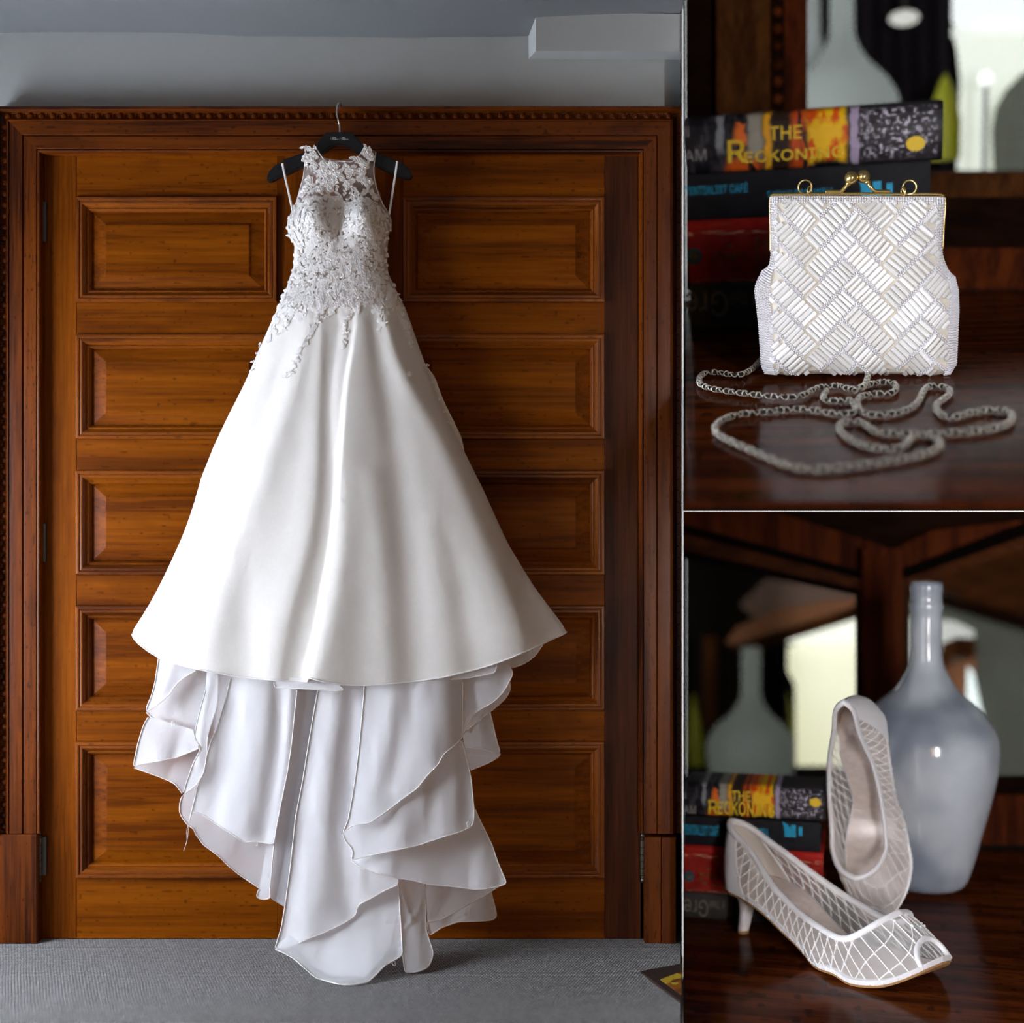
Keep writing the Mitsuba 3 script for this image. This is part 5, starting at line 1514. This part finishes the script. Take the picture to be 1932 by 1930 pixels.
def shoe(label, place, heel_out=.035):
    """one shoe in its own axes (heel to toe, across, up; unit: metres), put where place() says"""
    key = thing('mesh_court_shoe', label, 'shoe', 'pair of mesh bridal shoes')
    L = LS
    N, M = 61, 13
    u = np.linspace(-1, 1, 2 * N - 1)
    q = (1 - np.cos(np.pi * (1 - np.abs(u)))) / 2        # 1 at the toe (u = 0), 0 at the back of the heel
    sgn = np.sign(u)
    aS = q
    base = np.stack([aS * L, sgn * sole_w(aS) * L, sole_c(aS) * L + .010], 1)
    aq = -.02 + (at + .02) * q
    lat = SP[19] * np.sin(np.pi * q * .9) + SP[22] * q
    topl = np.stack([aq * L, (lat + sgn * top_w(q)) * L, top_c(q) * L], 1)
    d = np.gradient(base[:, :2], axis=0)
    out = np.stack([d[:, 1], -d[:, 0]], 1)
    out /= np.linalg.norm(out, axis=1, keepdims=True) + 1e-9
    if (out[0 + 5] @ np.array([0, -1.0])) < 0:
        out = -out
    out3 = np.concatenate([out, np.zeros((len(u), 1))], 1)
    vamp = np.exp(-(u / .42) ** 2)[:, None]
    bul = out3 * (.014 - .004 * vamp) * L + np.array([0, 0, .006 * L]) * vamp ** 1.5
    v = np.linspace(0, 1, M)
    G = base[:, None] * (1 - v)[None, :, None] + topl[:, None] * v[None, :, None] + bul[:, None] * (4 * v * (1 - v) * (1.15 - .3 * v))[None, :, None]
    from scipy.interpolate import RegularGridInterpolator
    f = RegularGridInterpolator((u, v), G, bounds_error=False, fill_value=None)
    at_uv = lambda uu, vv: f(np.stack([np.clip(uu, -1, 1), np.clip(vv, 0, 1)], -1))
    mid = G[:, M // 2]
    s = np.r_[0, np.cumsum(np.linalg.norm(np.diff(mid, axis=0), axis=1))]
    s = s - np.interp(0, u, s)
    H = np.linalg.norm(np.diff(G, axis=1), axis=2).sum(1)

    def put(m):
        vv = place(m.vertices)
        mm = trimesh.Trimesh(vv, m.faces, process=False)
        return mm
    # the toe opening
    so, vo = .074, .42
    uo = lambda ss: np.interp(ss, s, u)

    def opening(uu, vv):
        ss = np.interp(uu, u, s)
        return (ss / so) ** 2 + ((vv - .02) / vo) ** 2 < 1
    qc = .085                                             # the counter covers the heel up to here
    fine_u = np.linspace(-1, 1, 241)
    fine_v = np.linspace(0, 1, 33)
    UU, VV = np.meshgrid(fine_u, fine_v, indexing='ij')
    PT = at_uv(UU, VV)
    mg = grid(PT)
    cu, cv = UU.ravel()[mg.faces].mean(1), VV.ravel()[mg.faces].mean(1)
    qf = (1 - np.cos(np.pi * (1 - np.abs(cu)))) / 2
    heelpart = qf < qc + .10 * (1 - cv)
    keep = ~opening(cu, cv) & ~heelpart
    sub = lambda k: trimesh.Trimesh(mg.vertices, mg.faces[k], process=False)
    add('upper', put(sub(keep)), 'shoe_mesh', key, smooth=True, label='see-through mesh upper')
    cm = sub(heelpart)
    nrm = trimesh.Trimesh(mg.vertices, mg.faces, process=False).vertex_normals
    ctr = np.array([.35 * L, 0, .2 * L])
    nrm = nrm * np.sign(((mg.vertices - ctr) * nrm).sum(1))[:, None]
    o = trimesh.Trimesh(mg.vertices + nrm * .004, mg.faces[heelpart], process=False)
    add('heel_counter', put(o), 'shoe_satin', key, smooth=True, label='white satin heel counter')
    add('counter_lining', put(trimesh.Trimesh(mg.vertices - nrm * .002, mg.faces[heelpart], process=False)), 'shoe_lining', key, smooth=True)
    # binding round the mouth, the counter's seams and the toe opening
    tl = at_uv(np.linspace(-1, 1, 221)[:-1], np.ones(220))
    add('binding', put(tube(tl, .0108, 8, closed=True)), 'shoe_satin', key, smooth=True, label='white satin binding')
    ang = np.linspace(0, np.pi, 50)
    to = at_uv(uo(so * np.cos(ang)), .02 + vo * np.sin(ang))
    add('toe_binding', put(tube(to, .0085, 8)), 'shoe_satin', key, smooth=True)
    for sg_ in (-1, 1):
        vv = np.linspace(0, 1, 20)
        qq = qc + .10 * (1 - vv)
        uu = sg_ * (1 - np.arccos(1 - 2 * qq) / np.pi)
        add('seam', put(tube(at_uv(uu, vv) + 0, .0030, 6)), 'shoe_satin', key, smooth=True)
    # lattice
    k1, k2, gap1, gap2 = -.06, 1.45, .035, .046
    dpl = np.linalg.norm(np.diff(mid[:, :2], axis=0), axis=1)
    PL = np.r_[0, np.cumsum(dpl)]
    PL = PL - np.interp(0, u, PL)
    zf = RegularGridInterpolator((u, v), G[..., 2] - .2 * hh * L, bounds_error=False, fill_value=None)
    fu_ = np.linspace(-1, 1, 481)
    PLf = np.interp(fu_, u, PL)
    threads, knots = [], []
    hole = lambda uu, vv: bool(opening(uu, vv)) or (1 - np.cos(np.pi * (1 - abs(uu)))) / 2 < qc + .10 * (1 - vv)

    def trace(k, c):
        pts = []
        for vv in np.linspace(0.0, 1, 24):
            fu = PLf - k * zf(np.stack([fu_, np.full(len(fu_), vv)], -1))
            if c < fu.min() or c > fu.max():
                uu = None
            else:
                uu = float(np.interp(c, np.maximum.accumulate(fu), fu_))
            if uu is None or hole(uu, vv) or (pts and abs(uu - pts[-1][0]) > .12):
                if len(pts) > 2:
                    threads.append(pts)
                pts = []
                continue
            pts.append((uu, vv))
        if len(pts) > 2:
            threads.append(pts)
    lim = PL.max()
    n_ = int(lim / gap1) + 12
    c1_ = [j * gap1 for j in range(-n_, n_ + 1)]
    c2_ = [j * gap2 for j in range(-n_, n_ + 1)]
    for c in c1_:
        trace(k1, c)
    for c in c2_:
        trace(k2, c)
    cen = np.array([.45 * L, 0, .16 * L])

    def lifted(P_, h):
        o_ = P_ - cen
        o_[:, 0] *= .25
        o_ /= np.linalg.norm(o_, axis=1, keepdims=True)
        return P_ + o_ * h
    tub = [tube(lifted(at_uv(np.array([p[0] for p in pts]), np.array([p[1] for p in pts])), .002), .0023, 5) for pts in threads]
    add('lattice_cord', put(cat(tub)), 'shoe_thread', key, smooth=True, kind='stuff', label='white cord lattice')
    for i in c1_:
        for j in c2_:
            h_ = (i - j) / (k2 - k1)
            sv = i + k1 * h_
            if abs(sv) > lim:
                continue
            uu = float(np.interp(sv, PL, u))
            vs_ = np.linspace(0, 1, 40)
            zz_ = zf(np.stack([np.full(40, uu), vs_], -1))
            if not zz_.min() < h_ < zz_.max():
                continue
            vv = float(np.interp(h_, np.maximum.accumulate(zz_), vs_))
            if .05 < vv < .93 and not hole(uu, vv):
                knots.append((uu, vv))
    if knots:
        kp = lifted(at_uv(np.array([a for a, b in knots]), np.array([b for a, b in knots])), .0045)
        add('crystal', put(cat([ball(.0046, 1, p) for p in kp])), 'crystal', key, smooth=False, kind='stuff', label='tiny clear crystals')
    # footbed, welt, sole
    aa = (1 - np.cos(np.linspace(0, np.pi, 60))) / 2
    w = np.linspace(-1, 1, 13)

    def plate(inset, dz, dip=0.0):
        X = np.broadcast_to((aa * L)[:, None], (60, 13))
        Y = (sole_w(aa) * L * inset)[:, None] * w[None]
        Z = (sole_c(aa) * L + dz)[:, None] - dip * (1 - w[None] ** 2)
        return np.stack([X, Y, Z], -1)
    add('insole', put(grid(plate(.95, .022, -.004))), 'shoe_insole', key, smooth=True, label='pale metallic insole')

    def rim(inset0, z0, inset1, z1):
        A = np.vstack([np.stack([aa * L, -sole_w(aa) * L * inset0, sole_c(aa) * L + z0], 1), np.stack([aa * L, sole_w(aa) * L * inset0, sole_c(aa) * L + z0], 1)[::-1][1:-1]])
        B = np.vstack([np.stack([aa * L, -sole_w(aa) * L * inset1, sole_c(aa) * L + z1], 1), np.stack([aa * L, sole_w(aa) * L * inset1, sole_c(aa) * L + z1], 1)[::-1][1:-1]])
        return grid(np.stack([A, B], 1), wrap_u=True)
    add('welt', put(cat([rim(1.0, .007, 1.015, .020), rim(1.015, .020, .95, .023)])), 'shoe_satin', key, smooth=40)
    add('outsole', put(cat([grid(plate(.985, .0)), rim(.985, .0, 1.0, .007), grid(plate(1.0, .007))])), 'shoe_sole', key, smooth=40, label='tan outsole edge')
    # heel
    rings = []
    n = 24
    th = np.linspace(0, 2 * np.pi, n, endpoint=False)
    for fr_, ca, la, lb in ((1.0, .085, .088, .098), (.93, .084, .070, .080), (.84, .085, .052, .056), (.72, .088, .040, .040), (.5, .093, .031, .031), (.25, .097, .026, .027), (.075, .098, .023, .025)):
        x = np.cos(th)
        xx = ca + np.where(x > 0, x * la * .75, x * la)
        z = fr_ * hh * L
        zz = np.where(fr_ >= .99, sole_c(np.clip(xx, 0, 1)) * L + .002, z)
        rings.append(np.stack([(xx - .022 * (1 - fr_)) * L, (np.sin(th) * lb - heel_out * (1 - fr_)) * L, zz], 1))
    R = np.array(rings)
    add('heel', put(grid(R, wrap_v=True)), 'shoe_satin', key, smooth=True, label='white satin heel')
    r0 = R[-1]
    tip = np.stack([r0 * [1, 1, 1], r0 * [1, 1, 0] + [0, 0, .001]])
    c_ = tip[1].mean(0)
    tm = grid(tip, wrap_v=True)
    tm = trimesh.Trimesh(np.vstack([tm.vertices, c_]), np.vstack([tm.faces, [[n + i, n + (i + 1) % n, 2 * n] for i in range(n)]]), process=False)
    add('heel_tip', put(tm), 'shoe_sole', key, smooth=30, label='tan heel tip')
    return key


cy, sy = math.cos(SP[2]), math.sin(SP[2])
shoe('white mesh court shoe with crystals standing in front on the table', lambda c: S.w(np.stack([SP[0] + c[:, 0] * cy - c[:, 1] * sy, SP[1] + c[:, 0] * sy + c[:, 1] * cy, c[:, 2] + .001], 1)))
R2_ = trimesh.transformations.rotation_matrix(np.linalg.norm(SP2[:3]), np.array(SP2[:3]) / np.linalg.norm(SP2[:3]))[:3, :3]
shoe('white mesh court shoe propped upright on its toe against the bottle, pale insole showing', lambda c: S.w((c * [1, -1, 1] * SP2[6:9]) @ R2_.T + np.array(SP2[3:6]) + [0, 0, .016]), -.03)

# mirrors in the corner behind, their frame and what they show --------------------
yF = S.on(1800, 1600)[1] + .06
mk2 = thing('corner_mirror', 'two old mirrors meeting at a dark wooden corner post behind the bottle', 'mirror')


def band(pts, yl, t, m_, name='rail'):
    add(name, ppoly(S, pts, yl, t), m_, mk2, smooth=False)


mat('rail_brown', wood(0, (0.030, 0.008, 0.0025), (0.060, 0.016, 0.004), (0.090, 0.026, 0.005)), 0.7, 0.04)
mat('pure_dark', (0.004, 0.0025, 0.002), 0.9, 0.0)
band([(1285, 940), (2000, 940), (2000, 1000), (1700, 1090), (1640, 1090), (1285, 990)], yF + .12, .05, 'cabinet_dark', 'head_board')
band([(1285, 962), (1452, 962), (1672, 1032), (1650, 1086), (1285, 990)], yF + .06, .05, 'cabinet_red', 'frieze')
band([(2000, 975), (1760, 1000), (1690, 1034), (1706, 1082), (2000, 975)], yF + .06, .05, 'cabinet_red', 'frieze')
band([(1285, 988), (1650, 1084), (1650, 1100), (1285, 1006)], yF + .03, .05, 'pure_dark', 'moulding')
band([(1285, 1006), (1650, 1100), (1640, 1116), (1285, 1036)], yF, .05, 'rail_brown', 'rail')
band([(1285, 1036), (1640, 1114), (1630, 1126), (1285, 1054)], yF + .03, .05, 'pure_dark', 'moulding')
band([(2000, 960), (1702, 1074), (1702, 1094), (2000, 988)], yF + .03, .05, 'pure_dark', 'moulding')
band([(2000, 988), (1706, 1092), (1706, 1112), (2000, 1012)], yF, .05, 'rail_brown', 'rail')
add('corner_post', pbox(S, 1626, 1702, 1034, 1596, yF - .02, .06), 'cabinet_red', mk2, smooth=False)
add('post_bead', pbox(S, 1614, 1627, 1096, 1594, yF + .0, .06), 'cabinet_dark', mk2, smooth=False)
add('post_bead', pbox(S, 1701, 1716, 1090, 1594, yF + .0, .06), 'cabinet_brown', mk2, smooth=False)
add('lower_rail', pbox(S, 1292, 2000, 1500, 1594, yF - .03, .08), 'cabinet_red', mk2, smooth=False)
add('lower_rail', pbox(S, 1285, 2000, 1470, 1502, yF - .01, .08), 'cabinet_dark', mk2, smooth=False)


# the reflected room: built copies behind open frames stand in for reflections
def glow(name, radiance):
    mat(name + '_s', (.5, .5, .5), .9, .1)
    return {'type': 'area', 'radiance': rgb(radiance)}


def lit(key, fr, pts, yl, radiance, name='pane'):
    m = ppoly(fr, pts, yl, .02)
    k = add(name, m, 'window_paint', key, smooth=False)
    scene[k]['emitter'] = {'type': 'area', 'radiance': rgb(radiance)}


mat('curtain_dark', (.012, .009, .012), .9, .1)
mat('lamp_green', (.30, .30, .012), .5, .3)
mat('wall_olive', mikit.proc(lambda p, n, uv: mi.Color3f(.19, .20, .16) * (.85 + .3 * fbm(p.x * 2, p.z * 2, 1.0, 2))), .9, .1)
mat('beam_pale', (.22, .13, .09), .6, .3)
mat('beam_orange', (.30, .10, .025), .5, .3)
yR = yF + 2.6
struct('window_3', 'bright window reflected in the left corner mirror')
lit('window_3', S, [(1484, 1262), (1500, 1292), (1502, 1445), (1640, 1445), (1640, 1200), (1500, 1215), (1484, 1222)], yR + .3, (.64, .64, .41))
lit('window_3', S, [(1470, 1212), (1530, 1183), (1640, 1160), (1640, 1206), (1530, 1214)], yR + .2, (.85, .87, .70), 'transom')
ck2 = thing('dark_curtain', 'dark curtain reflected beside the bright window in the left mirror', 'curtain')
cv = []
xs_ = np.linspace(1400, 1486, 40)
for yy_ in (1160, 1300, 1470):
    cv.append([S.at(x, yy_, yR + .15 + .05 * math.sin(i * 1.1)) for i, x in enumerate(xs_)])
add('cloth', S.mesh(grid(np.array(cv))), 'curtain_dark', ck2, smooth=True)
rb = thing('ceiling_beam', 'pale brown slanting beam reflected at the top of the left mirror', 'beam')
add('face', ppoly(S, [(1395, 1140), (1445, 1092), (1640, 1118), (1640, 1132), (1420, 1166)], yR + .1, .04), 'beam_pale', rb, smooth=False)
add('edge', ppoly(S, [(1368, 1212), (1392, 1182), (1470, 1150), (1560, 1134), (1640, 1128), (1600, 1148), (1385, 1216)], yR + .05, .04), 'beam_orange', rb, smooth=False)
add('lower_face', ppoly(S, [(1372, 1218), (1600, 1146), (1640, 1140), (1640, 1160), (1400, 1236)], yR + .12, .04), 'cabinet_brown', rb, smooth=False)
rp_ = thing('wooden_post', 'brown wooden post reflected at the left edge of the corner mirror', 'post')
add('shaft', pbox(S, 1326, 1352, 1200, 1380, yR + .1, .05), 'cabinet_brown', rp_, smooth=False)
for x, y0_, y1_, w_, lab in ((1310, 1306, 1440, 22, 'yellow green cone shape reflected at the left edge of the corner mirror'), (1482, 1312, 1400, 14, 'yellow green shape reflected right of the small bottle')):
    gk = thing('table_lamp', lab, 'lamp')
    c0 = S.at(x, y0_, yR + .02)
    sc_ = (S.at(x + 1, y0_, yR + .02) - c0)[0]
    c1 = S.at(x, y1_, yR + .02)
    m = lathe([(.002, c0[2]), (w_ * .45 * sc_, c0[2] + (c1[2] - c0[2]) * .3), (w_ * .9 * sc_, c0[2] + (c1[2] - c0[2]) * .7), (w_ * sc_, c1[2]), (.002, c1[2] - .001)], 24, (c0[0], yR - .1 + (.3 if w_ < 20 else 0) + w_ * sc_))
    add('shade', S.mesh(m), 'lamp_green', gk, smooth=40)
rk = thing('reflected_bottle', 'small pale bottle reflected in the left corner mirror above the books', 'bottle')
scene['milk_reflected'] = {'type': 'principledthin', 'base_color': rgb((.86, .90, .88)), 'roughness': .3, 'diff_trans': 1.7, 'spec_trans': 0.0, 'eta': 1.4}
m, zb2 = bottle(S, 1417, yR - .25, .613, 1222)
add('body', S.mesh(m), 'milk_reflected', rk, smooth=True)
struct('window_7', 'unseen glowing pane added on the partition to light the small reflected bottle')  # not seen itself; added to brighten the small bottle
v_ = np.array([[PX(1290.5, y_), y_, z_] for y_, z_ in ((6.5, -.4), (7.5, -.4), (7.5, 1.3), (6.5, 1.3))])
add('pane', (v_, np.array([[0, 2, 1], [0, 3, 2]])), 'window_paint', 'window_7', smooth=False)
if np.cross(v_[2] - v_[0], v_[1] - v_[0])[0] < 0:
    scene['window_7__pane'] = mikit.ply((v_, np.array([[0, 1, 2], [0, 2, 3]])), 'window_paint')
scene['window_7__pane']['emitter'] = {'type': 'area', 'radiance': rgb((1.5, 1.6, 1.6))}
rt = thing('reflected_table', 'table top reflected in the corner mirror under the small bottle', 'table')
ct_ = S.at(1417, 1500, yR - .25)
add('top', S.mesh(box(ct_[0] - .30, ct_[0] + .62, yR - .9, yR + .4, zb2 - .064, zb2 - .003)), 'table_varnish', rt, smooth=False)
struct('wall_4', 'grey wall reflected in the right corner mirror')
add('wall_4', ppoly(S, [(1716, 1100), (2010, 1060), (2010, 1520), (1716, 1520)], yR + .5, .04), 'wall_olive', smooth=False)
struct('window_4', 'glowing shapes for the pale wall and highlight in the right corner mirror')
lit('window_4', S, [(1716, 1165), (1800, 1172), (1838, 1190), (1838, 1215), (1790, 1212), (1770, 1235), (1770, 1330), (1716, 1330)], yR + .4, (.26, .28, .25))  # own glow stands for the paler side of the reflected wall
lit('window_4', S, [(1826, 1258), (1836, 1268), (1856, 1360), (1838, 1352), (1824, 1322)], yR + .3, (.72, .86, .84))  # own glow stands for a white highlight beside the bottle
ok = thing('reflected_picture', 'warm orange patch reflected beside the bottle in the right mirror', 'picture')
add('panel', ppoly(S, [(1780, 1255), (1842, 1238), (1842, 1262), (1826, 1330), (1796, 1310)], yR + .385, .012), 'beam_orange', ok, smooth=False)
ab = thing('arched_bracket', 'brown arch reflected right of the bottle neck in the right mirror', 'bracket')
add('arch', ppoly(S, [(1770, 1250), (1778, 1215), (1806, 1203), (1842, 1205), (1842, 1240), (1800, 1240), (1785, 1262)], yR + .33, .03), 'cabinet_brown', ab, smooth=False)
db = thing('ceiling_beam', 'dark beam slanting down across the right corner mirror', 'beam')
add('face', ppoly(S, [(1716, 1100), (1790, 1124), (2010, 1185), (2010, 1212), (1790, 1148), (1716, 1128)], yR + .2, .04), 'cabinet_dark', db, smooth=False)
add('soffit', ppoly(S, [(1716, 1094), (2010, 1010), (2010, 1185), (1850, 1142)], yR + .25, .04), 'rail_brown', db, smooth=False)

# what the mirror behind the purse shows ------------------------------------------
yQ = yM + 2.3
rk = thing('reflected_bottle', 'blurred pale bottle reflected in the mirror above the novel', 'bottle')
m, _ = bottle(P, 1588, yQ, .79, -52)
add('body', P.mesh(m), 'milk_reflected', rk, smooth=True)
struct('window_8', 'unseen glowing pane added on the partition to light the blurred reflected bottle')  # another unseen pane, added to light the blurred bottle
v_ = np.array([[PX(1290.5, y_), y_, z_] for y_, z_ in ((5.7, 2.3), (7.3, 2.3), (7.3, 4.4), (5.7, 4.4))])
add('pane', (v_, np.array([[0, 1, 2], [0, 2, 3]])), 'window_paint', 'window_8', smooth=False)
if np.cross(v_[1] - v_[0], v_[2] - v_[0])[0] < 0:
    scene['window_8__pane'] = mikit.ply((v_, np.array([[0, 2, 1], [0, 3, 2]])), 'window_paint')
scene['window_8__pane']['emitter'] = {'type': 'area', 'radiance': rgb((2.2, 2.35, 2.35))}
pq = thing('pale_drape', 'pale strip of drape reflected at the left edge of the purse mirror', 'curtain')
add('cloth', ppoly(P, [(1518, -80), (1548, -80), (1548, 60), (1560, 120), (1552, 160), (1536, 130), (1530, 240), (1518, 240)], yQ + .36, .03), 'wall_paint', pq, smooth=False)
dk = thing('dark_curtain', 'black curtain reflected in the middle of the purse mirror', 'curtain')
cv = []
xs_ = np.linspace(1512, 1800, 60)
for yy_ in (-80, 120, 360):
    cv.append([P.at(x, yy_, yQ + .5 + .05 * math.sin(i * .9)) for i, x in enumerate(xs_)])
add('cloth', P.mesh(grid(np.array(cv))), 'curtain_dark', dk, smooth=True)
struct('window_5', 'bright window reflected on the right of the purse mirror')
lit('window_5', P, [(1810, -80), (2020, -80), (2020, 55), (1805, 55), (1796, 40), (1796, 0)], yQ + .4, (.56, .62, .62))
lit('window_5', P, [(1800, 70), (2020, 70), (2020, 322), (1806, 322), (1812, 150), (1806, 95)], yQ + .3, (.50, .55, .46))
lit('window_5', P, [(1796, 52), (2020, 52), (2020, 72), (1796, 72)], yQ + .45, (.30, .31, .27), 'glazing_bar')
nb = thing('chair_back', 'olive grey chair back reflected at the right edge of the purse mirror', 'chair')
qa = [P.at(x, y, yQ + .1) for x, y in ((1960, 150), (1915, 175), (1885, 200), (1872, 240), (1874, 290), (1885, 325))]
add('back', ppoly(P, [(2010, 120), (1935, 135), (1900, 170), (1880, 205), (1873, 245), (1876, 322), (2010, 322)], yQ + .1, .05), 'wall_olive', nb, smooth=False)
gk = thing('table_lamp', 'yellow green pointed shape reflected beside the bright window of the purse mirror', 'lamp')
c0, c1 = P.at(1784, 138, yQ), P.at(1784, 300, yQ)
sc_ = (P.at(1785, 138, yQ) - c0)[0]
hz = c1[2] - c0[2]
m = lathe([(.002, c0[2]), (12 * sc_, c0[2] + hz * .12), (24 * sc_, c0[2] + hz * .32), (31 * sc_, c0[2] + hz * .55), (31 * sc_, c1[2]), (.002, c1[2] - .001)], 24, (c0[0], yQ))
add('shade', P.mesh(m), 'lamp_green', gk, smooth=40)
lk = thing('light_spot', 'small bright spot reflected in front of the window of the purse mirror', 'lamp')
m = ball(14 * sc_, 3, P.at(1861, 148, yQ - .1))  # glowing ball for a bright spot in the reflection
k = add('glow_blob', P.mesh(m), 'window_paint', lk, smooth=True)
scene[k]['emitter'] = {'type': 'area', 'radiance': rgb((.95, 1.0, .95))}
st_ = P.at(1861, 148, yQ - .1)
add('stem', P.mesh(box(st_[0] - .012, st_[0] + .012, yQ - .11, yQ - .09, P.at(1588, -52 + .79 * 579, yQ)[2], st_[2])), 'wall_paint', lk, smooth=False)  # stem added only to hold the spot up
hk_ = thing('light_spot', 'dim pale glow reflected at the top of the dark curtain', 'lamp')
m = ball(1, 3)  # a pale reflected blotch, given a glow of its own
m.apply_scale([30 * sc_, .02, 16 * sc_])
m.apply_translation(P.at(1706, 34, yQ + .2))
k = add('glow_blob', P.mesh(m), 'window_paint', hk_, smooth=True)
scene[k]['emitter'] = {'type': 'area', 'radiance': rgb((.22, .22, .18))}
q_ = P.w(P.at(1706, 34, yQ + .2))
add('cord', box(q_[0] - .01, q_[0] + .01, q_[1] - .01, q_[1] + .01, q_[2], 5.3), 'black_iron', hk_, smooth=False)  # cord added only to hang the glow from
rt = thing('reflected_table', 'table edge reflected in the purse mirror under the bright window', 'table')
c_ = P.at(1588, -52 + .79 * 579, yQ)
add('top', P.mesh(box(c_[0] - .6, c_[0] + 1.8, yQ - .5, yQ + .55, c_[2] - .07, c_[2] - .006)), 'table_varnish', rt, smooth=False)

# two unseen warm lamps behind the viewer, added for streaks in the bottle
for x, z, lab in ((.80, 1.10, 'unseen warm lamp added on the rear wall'), (1.14, 1.05, 'second unseen warm lamp added on the rear wall, to the right')):
    wl = thing('added_lamp', lab, 'lamp')
    m = lathe([(.001, z - .851), (.075, z - .85), (.055, z + .85), (.001, z + .851)], 20, (x, -.44))
    k = add('lamp_shade', m, 'window_paint', wl, smooth=40)
    scene[k]['emitter'] = {'type': 'area', 'radiance': rgb((11.0, 5.6, 1.7))}
    add('bracket', box(x - .012, x + .012, -.55, -.44, z - .90, z - .853), 'black_iron', wl, smooth=False)
